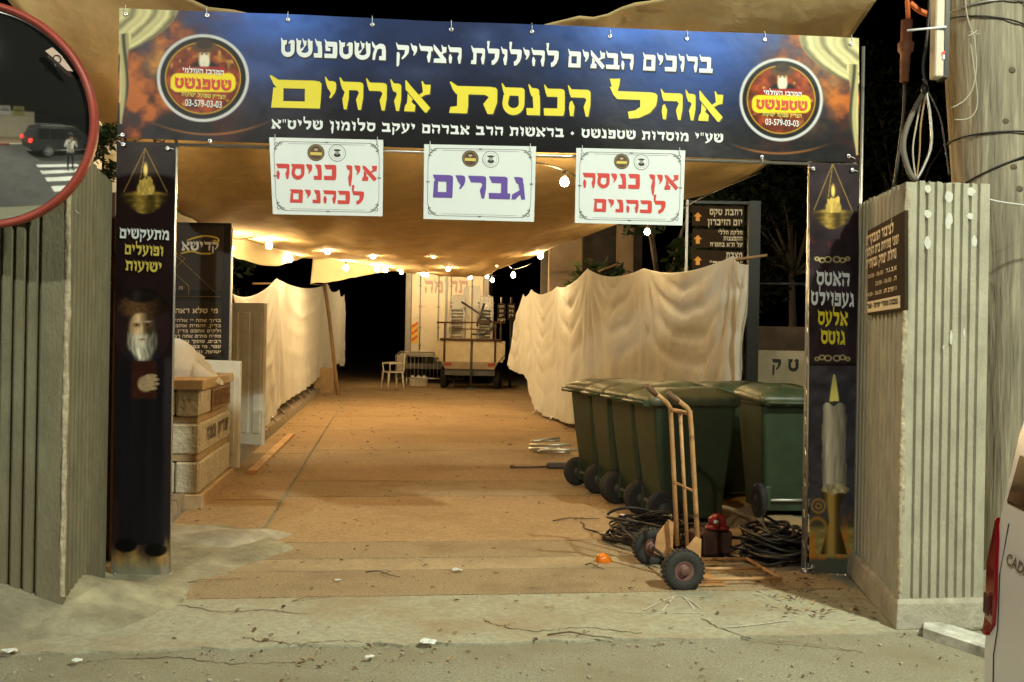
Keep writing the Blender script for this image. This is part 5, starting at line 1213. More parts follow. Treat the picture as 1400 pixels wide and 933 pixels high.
# tall direction sign
D = 14.8; a, b = P(943, 278, D), P(1020, 515, D); x0, x1 = a.x, b.x
ds = thing('direction_board', 'tall dark board with rows of cream Hebrew directions and orange arrows', 'sign', ((x0+x1)/2, D, 0))
mb = MB(); mb.box((x1+.09, D+.05, (a.z+.05)/2), (.17, .12, a.z+.05)); mb.build('post', mBlack, ds)
mb = MB(); mb.box((x0-.03, D+.04, (a.z+.05)/2), (.03, .06, a.z+.05)); mb.build('edge_post', mGal, ds)
mb = MB(); mb.box(((x0+x1)/2, D+.03, a.z+.02), (x1-x0, .05, .04)); mb.build('top_rail', mBlack, ds)
rows = [(281, 310, ('רחבת טקס', 'יום הזיכרון'), (295, 309), 8.5), (313, 340, ('חלקת חללי', 'ההפצצות', 'על ת"א בתש"ח'), (321.5, 329.5, 338), 5.6), (342, 369, ('מצבת', '"בלונקה"'), (354, 366.5), 8.5), (371, 398, (), (), 6), (400, 428, ('מצבת', 'אלי'), (414, 424), 6), (430, 458, ('ישוב',), (450,), 6), (460, 484, ('לקרית',), (474,), 5), (486, 512, ('מאיר',), (506,), 7)]
mArrow = mat('arrow_orange', (.75, .33, .02), .5)
for y0_, y1_, ls, ys, h in rows:
    p0_, p1_ = P(947, y0_, D), P(1017, y1_, D); mb = MB(); mb.box(((p0_.x+p1_.x)/2, D+.015, (p0_.z+p1_.z)/2), (p1_.x-p0_.x, .03, p0_.z-p1_.z), bev=.004); pn = mb.build('direction_panel', MATS['brown_sign'], ds)
    for s_, y in zip(ls, ys):
        wid = h*.72*len(s_)*.92; r = P(1015, y, D); r = V(r.x, D, r.z)
        l = V(r.x-min(wid, 48)*D/FOC, D, r.z); lettering('lettering', s_, l, r, V(0, 0, h*D/FOC), mCream, pn, N_, sans=True)
    if y0_ < 345:
        c = P(954, (y0_+y1_)/2+1, D); s_ = .065; mb = MB(); mb.slab([V(c.x+q*s_, D-.001, c.z+w*s_) for q, w in ((-.45, -1), (.45, -1), (.45, .05), (.95, .05), (0, 1), (-.95, .05), (-.45, .05))], (0, -.003, 0)); mb.build('arrow', mArrow, pn)
# stone wall with two large letters, brown wall behind it
D = 15.2; a, b = P(1034, 479, D), P(1210, 479, D); sw = thing('stone_wall', 'low cream stone wall carrying black Hebrew letters, seen behind the bins', 'wall', ((a.x+b.x)/2, D, 0))
mb = MB(); mb.box(((a.x+b.x)/2, D+.15, a.z/2), (b.x-a.x, .3, a.z), bev=.01); mb.build('stone_face', mat('cream_stone', (.50, .40, .26), .85, nscale=5, namt=.12, bump=.1), sw)
for ch_, l_, r_ in (('ק', 1055, 1068), ('ט', 1077, 1092), ('ס', 1100, 1114)):
    l, r = P(l_, 508, D), P(r_, 508, D); lettering('lettering', ch_, (l.x, D, l.z), (r.x, D, l.z), V(0, 0, .19), mBlack, sw, N_, sans=True)
D = 17.5; a, b = P(1030, 446, D), P(1260, 446, D); mb = MB(); mb.box(((a.x+b.x)/2, D+.15, a.z/2), (b.x-a.x, .3, a.z)); tag(mb.build('garden_wall', mat('dim_brown_wall', (.16, .10, .06), .9, nscale=5, namt=.2), None, loc=V((a.x+b.x)/2, D, 0)), 'dim brown wall behind the lettered stone wall', 'wall')
D = 19; a, b = P(1030, 388, D), P(1100, 388, D); mb = MB(); mb.tube([a, b+V(.5, 0, 0)], .03, 6); mb.tube([a, V(a.x, D, 0)], .03, 6); mb.tube([b+V(.5, 0, 0), V(b.x+.5, D, 0)], .03, 6); tag(mb.build('railing', mDarkSteel, None, loc=V(a.x, D, 0)), 'thin dark railing far behind the direction board', 'railing')

# ------------------------------------------------------------------ wooden utility pole and what hangs by it
mPole = mat('old_pole_wood', (.25, .225, .165), .9, nscale=22, namt=.5, bump=1., bscale=40, stretch=(1, 1, .07), stain=((.12, .10, .075), 5, .5, .72))
D = 6.9; path = [(1392, 800, .34), (1388, 600, .315), (1374, 400, .29), (1356, 200, .27), (1343, 0, .262), (1335, -250, .25), (1328, -500, .24)]
pp = [P(x, y, D) for x, y, r in path]; pp[0].z = 0
up_ = thing('wooden_pole', 'thick weathered wooden utility pole behind the right pillar', 'pole', pp[0])
fine = catmull(pp, 60); n = 36; vs = []; mb = MB()
for j, p in enumerate(fine):
    r0 = np.interp(p.z, [q.z for q in pp], [r for _, _, r in path])
    for k in range(n+1):
        a = 2*math.pi*k/n; r = r0*(1+.06*(float(fbm(math.cos(a)*2+4, math.sin(a)*2+p.z*.35, 4, 6))-.5)+.05*(float(vnoise(k*.9 if k < n else 0, p.z*.2, 3))-.5))
        vs.append(p+V(r*math.cos(a), r*math.sin(a), 0))
mb.grid(vs, n+1, len(fine)); mb.build('shaft', mPole, up_)
def on_pole(z, a, e=.006):
    c = Vector([np.interp(z, [q.z for q in pp], [q[i] for q in pp]) for i in range(3)]); r = float(np.interp(z, [q.z for q in pp], [r for _, _, r in path]))+e
    return c+V(r*math.cos(a), r*math.sin(a), 0)
for z0_, sl_, m_ in ((P(1330, 20, D).z, .02, mGal), (P(1330, 38, D).z, -.05, mCable), (P(1340, 192, D).z, .01, mCable), (P(1340, 240, D).z, .12, mCable)):
    mb = MB(); mb.tube([on_pole(z0_+sl_*math.cos(a+.5), a, .010) for a in np.linspace(0, 2*math.pi, 40)[:-1]], .006, 5, closed=True); mb.build('wire_band', m_, up_)
for x, y in ((1335, 165), (1348, 228), (1362, 258), (1372, 95)):
    h_ = hit(x, y, pp[2]+V(0, -.27, 0), (0, -1, 0)); c = on_pole(h_.z, -math.pi/2+(x-1350)/150, -.01); mb = MB(); mb.ball(c, .03, 8, (1, .5, .8)); mb.build('knot', mat('pole_knot', (.10, .075, .05), .95, nscale=20, namt=.4), up_)
mb = MB()
for pts_ in ([(1318, -20), (1322, 20), (1330, 45), (1332, 50)], [(1332, 50), (1335, 90), (1330, 120), (1318, 138), (1300, 148)], [(1327, 60), (1334, 110), (1336, 145), (1325, 162), (1305, 164)], [(1326, 44), (1338, 47)], [(1324, 50), (1336, 42)]):
    mb.tube(catmull([P(x, y, D-.30) for x, y in pts_], 16), .0045, 5)
mb.build('loose_wire', mat('pale_wire', (.36, .34, .28), .5), up_)
mb = MB(); mb.tube(catmull([P(1336, 268, 5.9), P(1365, 276, 6.0), P(1400, 281, 6.2), P(1450, 290, 6.3)], 16), .006, 5); tag(mb.build('rope', mSheet, None, loc=P(1338, 268, 5.9)), 'pale rope running from the right pillar past the pole', 'rope')
# narrow lamp housing left of the pole
D = 6.2; a, b = P(1275, -30, D), P(1293, 108, D); fl = thing('lamp_housing', 'narrow upright cream lamp housing with a red light, hung beside the pole', 'lamp', ((a.x+b.x)/2, D, b.z))
mb = MB(); mb.box(((a.x*.62+b.x*.38), D, (a.z+b.z)/2), ((b.x-a.x)*.62, .09, a.z-b.z), bev=.008); mb.build('diffuser', mat('ribbed_cream', (.55, .48, .38), .5, nscale=40, namt=.1), fl)
mb = MB(); mb.box((a.x*.16+b.x*.84, D+.01, (a.z+b.z)/2), ((b.x-a.x)*.30, .11, a.z-b.z+.01)); mb.build('housing', mBlack, fl)
c = P(1290, 72, D-.055); mb = MB(); mb.ball(c, .008, 8); mb.build('indicator', mat('red_indicator', (1, .05, .05), .4, emit=((1, .03, .03), 4)), fl)
mb = MB(); mb.box(P(1290, 78, D-.05), (.012, .006, .03)); mb.build('indicator_label', mWhite, fl)
mb = MB(); mb.tube([P(1240, 42, D-.02), P(1294, 37, D-.06)], .007, 6); mb.build('bracket', mWhite, fl)
D = 6.5; cn = thing('cable_connector', 'rusty orange cable connector hanging on an orange strap at top right', 'connector', P(1237, 110, D))
c0 = P(1240, 28, D); c1 = P(1236, 112, D); ax_ = (c0-c1).normalized(); L_ = (c0-c1).length
mb = MB(); mb.lathe([(0, 0), (.028, 0), (.032, L_*.45), (.05, L_*.5), (.052, L_*.62), (.036, L_*.66), (.036, L_), (0, L_)], c1, 12, ax_); mb.build('shell', mat('orange_brown', (.20, .075, .035), .6, nscale=14, namt=.3), cn)
mb = MB(); mb.tube([P(1242, 30, D), P(1240, -10, D), P(1246, -60, D)], .016, 6); mb.tube(catmull([P(1244, 4, D), P(1256, 14, D), P(1270, 20, D), P(1276, 16, D)], 10), .018, 6); mb.build('strap', mat('orange_strap', (.50, .11, .02), .6), cn)
mb = MB(); mb.tube(catmull([P(1237, 112, D), P(1236, 150, D), P(1230, 200, D), P(1222, 260, D)], 14), .012, 6); mb.build('cable', mCable, cn)
D = 6.4; lp = thing('cable_loop', 'loop of grey straps and cables hanging above the right pillar', 'cable', P(1253, 245, D))
for k, (pts_, r, m_) in enumerate((([(1265, 125), (1250, 150), (1238, 180), (1235, 205), (1243, 235), (1252, 246)], .018, mat('grey_strap', (.13, .115, .095), .7)), ([(1266, 125), (1272, 160), (1273, 200), (1262, 230), (1253, 246)], .010, mGal), ([(1262, 126), (1254, 165), (1248, 205), (1252, 244)], .006, mat('pale_wire', (.5, .48, .4))), ([(1266, 126), (1259, 170), (1257, 210), (1253, 246)], .006, mWood), ([(1268, 124), (1262, 95), (1266, 60), (1270, 20), (1272, -30)], .012, mCable), ([(1265, 118), (1285, 160), (1292, 200), (1298, 240)], .005, mCable))):
    mb = MB(); mb.tube(catmull([P(x, y, D) for x, y in pts_], 20), r, 6); mb.build('strand', m_, lp)
mb = MB(); mb.ball(P(1264, 122, D-.02), .03, 8, (.8, .8, 1.2)); mb.build('tape_knot', mBlack, lp)

# ------------------------------------------------------------------ round traffic mirror on the left pillar
MC = P(-29, 158, 4.55); MR, RCV = .498, 1.75; MN = V(.16, -.98, -.11).normalized()
q0 = V(0, 0, 1).rotation_difference(MN).to_matrix()
mi = thing('traffic_mirror', 'big round convex traffic mirror with a red rim, top left', 'mirror', MC)
h0 = math.sqrt(RCV**2-MR**2)
mb = MB(); prof = [(MR*i/28+1e-4, math.sqrt(RCV**2-(MR*i/28)**2)-h0) for i in range(29)][::-1]
mb.lathe(prof, MC, 96, MN); mb.build('mirror_face', mat('mirror_glass', (.88, .91, .90), .035, metal=.985, bump=.006, bscale=6), mi)
mRim = mat('red_rim', (.30, .045, .03), .45, nscale=6, namt=.2, stain=((.25, .08, .06), 4, .55, .8))
mb = MB(); mb.lathe([(MR-.016, .012), (MR-.010, .026), (MR+.002, .032), (MR+.014, .024), (MR+.018, 0), (MR+.015, -.05), (MR-.02, -.06)], MC, 96, MN); mb.build('rim', mRim, mi)
mb = MB(); mb.lathe([(MR+.015, -.04), (MR*.8, -.11), (MR*.4, -.16), (0, -.17)], MC, 48, MN); mb.build('back_shell', mRim, mi)
mb = MB(); 
for k, (px, py) in enumerate(((62, 72), (80, 66), (100, 99), (84, 88))): pass
pts_ = [hit(px, py, MC+MN*.058, MN) for px, py in ((62, 70), (72, 65), (84, 76), (100, 98), (92, 97), (78, 84))]
mb.slab(pts_, MN*.004); cl_ = mb.build('rim_clip', mat('pinkish_plastic', (.55, .42, .36), .5), mi)
mb = MB(); c = hit(78, 81, MC+MN*.064, MN); mb.tube([c+(q0@V(math.cos(a), math.sin(a), 0))*.017 for a in np.linspace(0, 6.28, 14)[:-1]], .0025, 4, closed=True); mb.build('clip_ring', mBlack, cl_)
pb = A0 = G(85, 830, .10)
mb = MB(); y_ = pb.y-.20; a, b = P(40, 262, 5.25), P(80, 303, 5.25); mb.box(((a.x+b.x)/2, pb.y-.055, (a.z+b.z)/2), (b.x-a.x, .014, a.z-b.z), bev=.004); 
mb.build('wall_plate', mat('painted_plate', (.34, .34, .30), .6, metal=.3, nscale=9, namt=.2), mi)
mb = MB(); mb.tube([V((a.x+b.x)/2-.06, pb.y-.06, (a.z+b.z)/2), MC-V(-.1, .0, .25)+V(0, .12, 0), MC+V(0, .14, 0)], .025, 8); mb.build('arm', mGal, mi)
p1_, p2_ = P(78, 273, 5.2), P(108, 292, 5.2); mb = MB(); mb.tube([p1_, p2_], .004, 5); mb.build('stay_wire', MATS['pale_wire'], mi)

# ------------------------------------------------------------------ white van at the right edge
HD = V(.985, -.17, 0).normalized(); VW = V(HD.y, -HD.x, 0)
vb = P(1345, 880, 3.0); vb.z = 0
def vp(u, v, z): return vb+HD*u+VW*v+V(0, 0, z)
vn = thing('white_van', 'white van parked at the right edge, only its left rear corner in view', 'van', vp(2.2, .9, 0))
def car_body(fp, prof, width, inset, zi, zt, name, m, par, bev=.05):
    n = len(prof); vs = []
    for side in (0, 1):
        for u, z in prof:
            k = inset*max(0, (z-zi))/(zt-zi); v = k if side == 0 else width-k
            e = .016 if u < .05 else 0
            vs.append(fp(u, v+(e if side == 0 else -e), z))
    mb = MB(); mb.add(vs, [list(range(n)), list(range(n, 2*n))[::-1]]+[[i, n+i, n+(i+1) % n, (i+1) % n] for i in range(n)])
    o = bevel(mb.build(name, m, par), bev, 3); o.modifiers['bevel'].harden_normals = True; o.data.polygons.foreach_set('use_smooth', [True]*len(o.data.polygons)); return o
rear = lambda z: float(np.interp(z, [.3, .45, .62, .70, .86, 1.0, 1.25, 1.72], [.0, -.01, -.01, .0, .003, .025, .072, .20]))
mVan = mat('van_white', (.80, .81, .82), .28, spec=.5)
prof = [(0.02, .28), (-.01, .45), (-.01, .62), (0, .70), (.003, .86), (.025, 1.0), (.072, 1.25), (.20, 1.72), (.34, 1.82), (2.6, 1.83), (3.05, 1.72), (3.6, 1.15), (4.25, 1.0), (4.40, .8), (4.40, .35), (4.2, .25)]
car_body(vp, prof, 1.79, .08, .9, 1.83, 'body', mVan, vn, .03)
mGl = mat('dark_car_glass', (.012, .012, .013), .08)
def rquad(v0, v1, z0, z1, th, nm, m, par, du=.0):
    mb = MB(); mb.slab([vp(rear(z0)-du, v0, z0), vp(rear(z0)-du, v1, z0), vp(rear(z1)-du, v1, z1), vp(rear(z1)-du, v0, z1)], HD*th); return bevel(mb.build(nm, m, par), .012, 2)
rquad(.085, 1.70, 1.05, 1.64, .03, 'rear_window', mGl, vn, .008)
rquad(.13, 1.66, .60, 1.70, .02, 'tailgate', mVan, vn, .004) if 0 else None
for v0, s_ in ((-.012, 1), (1.79+.012, -1)):
    prof_l = [(.66, .02, .07), (.70, .0, .11), (.78, .0, .12), (.86, .0, .115), (.94, .003, .075), (1.0, .01, .03)]
    mb = MB(); vs = []
    for z, i0, i1 in prof_l:
        u = rear(z); ins = .08*max(0, z-.9)/.93
        for (uu, vv) in ((u+.16, ins), (u+.05, ins+.012), (u-.006, ins+.03), (u-.010, ins+i1+.012), (u+.03, ins+i1+.02)): vs.append(vp(uu, v0+s_*vv, z))
    nl = len(prof_l); mb.add(vs, [[j*5+i, j*5+i+1, j*5+i+6, j*5+i+5] for j in range(nl-1) for i in range(4)]+[[0, 1, 2, 3, 4], [(nl-1)*5+i for i in range(5)]])
    tl_ = mb.build('tail_lamp', mat('tail_red', (.22, .006, .009), .12, spec=.6), vn); bevel(tl_, .006, 2)
    mb = MB(); mb.slab([vp(rear(.72)-.012, v0+s_*.06, .72), vp(rear(.72)-.012, v0+s_*.10, .72), vp(rear(.78)-.012, v0+s_*.10, .78), vp(rear(.78)-.012, v0+s_*.06, .78)], -HD*.006); mb.build('lamp_lens', mat('lens_dark', (.09, .02, .02), .1), tl_)
rp = hit(1377, 771, vp(rear(.9)-.004, 0, .9), (vp(rear(.9), 1, .9)-vp(rear(.9), 0, .9)).cross(vp(rear(1.0), 0, 1.0)-vp(rear(.85), 0, .85)))
v_ = (rp-vb).dot(VW); zl = rp.z; l, r = vp(rear(zl)-.002, v_, zl), vp(rear(zl)-.002, v_+.24, zl)
mb = MB(); mb.tube([vp(rear(z_)-.001, .135, z_) for z_ in (.46, .62, .70, .85, 1.0)], .0022, 4); mb.build('panel_gap', mBlack, vn)
latin('lettering', 'CADDY', l, r, vp(rear(zl+.032), v_, zl+.032)-vp(rear(zl), v_, zl), mat('badge_black', (.02, .02, .02), .4), vn, -HD, .02, depth=.006)
mb = MB(); mb.slab([vp(-.035, .06, .30), vp(-.035, 1.73, .30), vp(-.035, 1.73, .42), vp(-.035, .06, .42)], HD*.1); mb.build('bumper_lip', mBlack, vn)
for u in (.75, 3.5):
    for v in (.07, 1.72):
        c = vp(u, v, .31); mb = MB(); mb.lathe([(.19, -.09), (.28, -.095), (.31, -.06), (.315, 0), (.31, .06), (.28, .095), (.19, .09)], c, 26, VW); w = mb.build('wheel', mRubber, vn)
        mb = MB(); mb.lathe([(.19, -.092), (.12, -.07), (0, -.08)], c, 18, VW); mb.lathe([(.19, .092), (.12, .07), (0, .08)], c, 18, VW); mb.build('rim', mGal, w)

# ------------------------------------------------------------------ the street behind, seen in the mirror
SH = V(.985, -.17, 0).normalized(); SWV = V(SH.y, -SH.x, 0); sb_ = V(-1.0, -3.6, 0)
def spp(u, v, z): return sb_+SH*u+SWV*v+V(0, 0, z)
suv = thing('dark_suv', 'dark off-road car across the street, seen only in the round mirror', 'car', spp(2.4, .95, 0))
prof = [(.05, .42), (0, .6), (.02, .95), (.10, 1.05), (.42, 1.68), (.62, 1.76), (2.7, 1.78), (3.05, 1.70), (3.75, 1.14), (4.6, 1.03), (4.8, .85), (4.8, .45), (4.6, .36)]
car_body(spp, prof, 1.9, .22, 1.02, 1.78, 'body', mat('suv_paint', (.02, .02, .022), .25), suv)
for v, s_ in ((0, -1), (1.9, 1)):
    for u0_, u1_, t0, t1 in ((.42, 1.10, .62, 1.12), (1.18, 2.1, 1.2, 2.1), (2.18, 3.5, 2.18, 2.85)):
        k0, k1 = .22*.06/.76+.004, .22*.62/.76+.004
        f = lambda k: (k if s_ < 0 else 1.9-k)
        mb = MB(); mb.slab([spp(u0_, f(k0-.014), 1.1), spp(u1_, f(k0-.014), 1.1), spp(t1, f(k1-.014), 1.66), spp(t0, f(k1-.014), 1.66)], SWV*(-.02*s_)); mb.build('side_window', mGl, suv)
    mb = MB(); mb.tube([spp(.7, f(.25), 1.80), spp(1.0, f(.25), 1.84), spp(2.6, f(.25), 1.85), spp(2.95, f(.25), 1.78)], .02, 6); mb.build('roof_rail', mAlu, suv)
    mb = MB(); mb.box(spp(.02, f(.14), .98), (.16, .22, .2), Matrix((SH, SWV, V(0, 0, 1))).transposed(), bev=.02); mb.build('tail_lamp', mat('lit_tail_lamp', (.4, .02, .02), .3, emit=((1, .04, .03), 2.5)), suv)
    mb = MB(); mb.tube([spp(.6, f(-.01), .42), spp(4.1, f(-.01), .42)], .03, 6); mb.build('side_step', mAlu, suv)
    for u in (.95, 3.8):
        c = spp(u, f(.08), .38); mb = MB(); mb.lathe([(.22, -.12), (.35, -.12), (.385, -.08), (.39, 0), (.385, .08), (.35, .12), (.22, .12)], c, 28, SWV); w = mb.build('wheel', mRubber, suv)
        mb = MB()
        for k in range(10):
            a = 2*math.pi*k/10; d = SH*math.cos(a)+V(0, 0, 1)*math.sin(a); mb.box(c+d*.13+SWV*s_*.125, (.20, .018, .045), Matrix((d, SWV, d.cross(SWV))).transposed())
        mb.lathe([(.25, -.128), (.22, -.122)], c, 24, SWV); mb.lathe([(.22, .122), (.25, .128)], c, 24, SWV); mb.lathe([(.0, -.13), (.05, -.13), (.05, .13), (0, .13)], c, 12, SWV); mb.build('rim', mAlu, w)
# photographer
def skinned(name, verts, edges, radii, m, par, root=0, sub=2, loc=None):
    me = bpy.data.meshes.new(name); o0 = origin(par) if par else Vector(loc)
    me.from_pydata([tuple(Vector(v)-o0) for v in verts], edges, []); o = bpy.data.objects.new(name, me); COL.objects.link(o)
    sk = o.modifiers.new('skin', 'SKIN'); 
    for i, r in enumerate(radii): me.skin_vertices[0].data[i].radius = (r, r) if not isinstance(r, tuple) else r
    me.skin_vertices[0].data[root].use_root = True
    ss = o.modifiers.new('sub', 'SUBSURF'); ss.levels = ss.render_levels = sub
    bpy.context.view_layer.update()
    me2 = bpy.data.meshes.new_from_object(o.evaluated_get(bpy.context.evaluated_depsgraph_get()))
    o.modifiers.clear(); o.data = me2; me2.materials.clear(); me2.materials.append(m); me2.polygons.foreach_set('use_smooth', [True]*len(me2.polygons))
    if par: o.parent = par
    else: o.location = o0
    return o
pc = V(.30, -1.45, 0)
ps = thing('person', 'photographer in a white top and dark trousers, seen in the round mirror', 'person', pc)
q = lambda x, y, z: pc+V(x, y, z)
vsb = [q(0, 0, .92), q(0, 0, 1.10), q(0, .02, 1.32), q(0, .03, 1.44), q(0, .05, 1.52), q(0, .07, 1.63),
       q(.17, .02, 1.37), q(.26, .08, 1.14), q(.12, .33, 1.40), q(.05, .40, 1.52), q(-.17, .02, 1.37), q(-.26, .08, 1.14), q(-.12, .33, 1.40), q(-.05, .40, 1.52),
       q(.09, 0, .86), q(.11, .03, .48), q(.12, 0, .09), q(.13, .13, .04), q(-.09, 0, .86), q(-.10, .02, .48), q(-.11, -.02, .09), q(-.12, .11, .04)]
ed = [(0, 1), (1, 2), (2, 3), (3, 4), (4, 5), (3, 6), (6, 7), (7, 8), (8, 9), (3, 10), (10, 11), (11, 12), (12, 13), (0, 14), (14, 15), (15, 16), (16, 17), (0, 18), (18, 19), (19, 20), (20, 21)]
rd = [(.15, .11), (.135, .10), (.16, .11), (.09, .075), .055, (.078, .095), .06, .045, .036, .035, .06, .045, .036, .035, .085, .055, .038, .032, .085, .055, .038, .032]
bd_ = skinned('body', vsb, ed, rd, mat('skin_tone', (.45, .28, .19), .6), ps)
for m_ in (mat('white_shirt', (.75, .74, .72), .9), mat('dark_trousers', (.02, .02, .025), .9)): bd_.data.materials.append(m_)
for p_ in bd_.data.polygons:
    z = p_.center.z; y = p_.center.y
    p_.material_index = 2 if z < .90 else (1 if z < 1.46 and y < .30 else 0)
mb = MB(); mb.ball(q(0, .045, 1.68), .105, 12, (.9, 1, 1.0)); mb.ball(q(0, -.03, 1.58), .085, 10, (1, .8, 1.4)); mb.build('hair', mat('dark_hair', (.02, .014, .01), .7), ps)
mb = MB(); mb.box(q(0, .44, 1.53), (.14, .06, .10), bev=.015); mb.lathe([(.04, 0), (.042, .09), (.0, .09)], q(0, .47, 1.53), 14, (0, 1, 0)); tag(mb.build('camera', mBlack, None, loc=q(0, .44, 1.53)), 'black camera held up by the photographer, seen in the mirror', 'camera')
# wall, boards and kerb over the road
mb = MB(); mb.box((-6.1, -10.7, 1.3), (13, .3, 2.6)); tag(mb.build('street_wall', mBeige, None, loc=(-6.1, -10.7, 0)), 'long beige wall across the street, seen only in the mirror', 'wall')
for k, (x, rgb, nm) in enumerate(((-1.0, (.35, .32, .10), 'olive yellow'), (-2.2, (.62, .64, .62), 'white'), (-3.3, (.66, .60, .54), 'pale pink'), (-4.4, (.42, .38, .22), 'dull yellow'))):
    t = thing('wall_poster', f'{nm} board on top of the street wall, seen in the mirror', 'poster', (x, -10.5, 2.2)); mb = MB(); mb.box((x, -10.52, 2.62), (.95, .04, .85)); mb.build('panel', mat('poster_'+nm.replace(' ', '_'), rgb, .6), t)
    mb = MB(); mb.box((x, -10.5, 2.62), (.75, .01, .10)); mb.box((x, -10.5, 2.78), (.6, .01, .06)); mb.build('print', mInk, t)
mb = MB(); mb.box((-6.1, -10.53, 1.7), (1.1, .04, .8)); tag(mb.build('wall_hatch', mGreyT, None, loc=(-6.1, -10.53, 1.3)), 'grey metal hatch on the street wall, seen in the mirror', 'hatch')
mb = MB(); mb.box((0, -9.2, .065), (80, 3.6, .13)); structure(mb.build('far_pavement', mPave))
mb = MB(); mb2 = MB()
for k in range(40): (mb if k % 2 else mb2).box((-20+k+.5, -7.33, .07), (.99, .14, .155), bev=.02)
structure(mb.build('far_kerb_red', mat('kerb_red', (.35, .06, .04), .7, nscale=6, namt=.3))); structure(mb2.build('far_kerb_white', mat('kerb_white', (.6, .6, .56), .7, nscale=6, namt=.2)))
mb = MB()
for k in range(4): y = .55-.85*k; mb.add([(-1.0, y-.42, .012), (1.0, y-.42, .012), (1.0, y, .012), (-1.0, y, .012)], [(0, 1, 2, 3)])
structure(mb.build('zebra_crossing', mat('road_paint', (.6, .6, .57), .7, nscale=8, namt=.2)))
# street lamp over the van, and an added fill lamp behind on the left
for (loc, watt, colr), lab, post in ((STREET, 'street lamp on the near pavement to the right, over the parked van', (5.6, 3.7)), (STREET_FILL, 'added fill lamp on a street post, left behind the viewer', (STREET_FILL[0][0], -9.5))):
    t = thing('street_lamp', lab, 'street lamp', (post[0], post[1], .13), 'street lamps')
    mb = MB(); mb.tube([(post[0], post[1], .0), (post[0], post[1], 4), (post[0], post[1]+.05, loc[2]), V(post[0], post[1], loc[2]+.2).lerp(V(loc[0], loc[1], loc[2]+.22), .92)], [.08, .065, .05, .04], 10); mb.build('post', mGal, t)
    mb = MB(); mb.box((loc[0], loc[1]-.05, loc[2]+.2), (.24, .62, .10), bev=.03); hd_ = mb.build('lamp_head', mGreyT, t)
    mb = MB(); mb.box((loc[0], loc[1], loc[2]+.14), (.18, .4, .016)); mb.build('lamp_glass', mat('lit_lamp_glass', (1, 1, .9), .3, emit=(colr, 12)), hd_)
    ld_ = bpy.data.lights.new('street_light', 'AREA'); ld_.shape = 'RECTANGLE'; ld_.size = .2; ld_.size_y = .42; ld_.energy = watt; ld_.color = colr; ld_.spread = math.radians(170)
    lo = bpy.data.objects.new('street_light', ld_); COL.objects.link(lo); lo.location = (loc[0], loc[1], loc[2]+.12); lo.rotation_euler = (Vector((0, 5, 0))-lo.location).lerp(V(0, 0, -8), .45).to_track_quat('-Z', 'Y').to_euler()

# ------------------------------------------------------------------ litter
random.seed(21)
mPaper = mat('waste_paper', (.60, .61, .59), .8, nscale=40, namt=.15)
for px, py, w_, lab in ((505, 901, .036, 'crumpled white paper scrap left of centre on the front asphalt'), (585, 881, .06, 'flat torn white paper scrap at the edge of the pale apron'), (626, 782, .055, 'small white paper scrap on the threshold strip in mid driveway'), (105, 906, .04, 'pale crumpled scrap in front of the concrete mound'), (14, 893, .05, 'pale lump of rubble at the left frame edge by the mound'), (462, 795, .03, 'tiny white scrap beside the left joint')):
    w_ *= .75; c = G(px, py, .016); mb = MB(); n = 9; pts = []
    for j in range(5):
        for i in range(n+1):
            a = 2*math.pi*i/n; r = w_*(j/4)*(.7+.5*float(vnoise(i % n*1.3, px*.1))); pts.append(c+V(r*math.cos(a), r*math.sin(a)*.8, .006+.022*float(vnoise(i % n*1.7+px, j*2.3+py))*(w_/.05)*(j > 0)))
    mb.grid(pts, n+1, 5, False); tag(mb.build('paper_scrap', mPaper, None, loc=c), lab, 'scrap')
for (a, b, r, lab) in (((500, 782), (547, 789), .008, 'straight dark twig lying across the threshold strip'), ((756, 712), (820, 709), .009, 'crooked twig on the driveway left of the cable heap'), ((748, 868), (838, 872), .007, 'long thin twig on the pale apron'), ((800, 772), (826, 778), .008, 'short twig left of the orange lamp cover'), ((240, 800), (330, 790), .006, 'thin pale stalk beside the concrete mound'), ((400, 822), (452, 815), .006, 'dry stalk on the apron edge left of centre')):
    p0_, p1_ = G(*a, .022), G(*b, .022); d = p1_-p0_; mb = MB(); r *= .65; mb.tube([p0_, p0_+d*.35+V(.0, .03, .012), p0_+d*.7+V(0, -.01, .006), p1_], [r, r, r*.8, r*.5], 5); mb.tube([p0_+d*.45, p0_+d*.6+V(.02, .06, .01)], r*.5, 4)
    tag(mb.build('twig', mWood if 'stalk' in lab else mBark, None, loc=p0_), lab, 'twig')
mb = MB()
def leaf(p, s_):
    a = rnd(0, 6.28); t = V(math.cos(a), math.sin(a), rnd(-.2, .3)); b = V(-math.sin(a), math.cos(a), rnd(-.3, .4)); mb.m = random.choice((0, 0, 1, 2))
    mb.add([p-t*s_, p-b*s_*.4+V(0, 0, s_*.2), p+t*s_, p+b*s_*.4+V(0, 0, s_*.1)], [(0, 1, 2), (0, 2, 3)])
for _ in range(900):
    s_, t_ = 4.6+26*random.random()**1.8, rnd(-1.5, 3.4)
    if float(vnoise(s_*.9, t_*1.3, 5)) < .42: continue
    leaf(dw(s_, t_, .020), rnd(.010, .028)*(1 if s_ < 12 else 1.5))
for _ in range(130): leaf(RA+V(-.25+rnd(-.35, .22), .55+rnd(-.45, .7), .02+rnd(0, .02)), rnd(.012, .03))
for _ in range(90): leaf(dw(rnd(8, 24), rnd(-1.62, -1.35), .02), rnd(.012, .03))
for _ in range(120): leaf(V(rnd(-2.6, 2.6), rnd(4.3, 5.2), .008), rnd(.008, .02))
stuff(mb.build('fallen_leaves', [mat('leaf_brown', (.10, .055, .025), .9), mat('leaf_dark', (.045, .03, .018), .9), mat('leaf_tan', (.30, .21, .10), .9)]), 'scattered dry leaves and crumbs over the driveway and apron', 'leaves')
mb = MB()
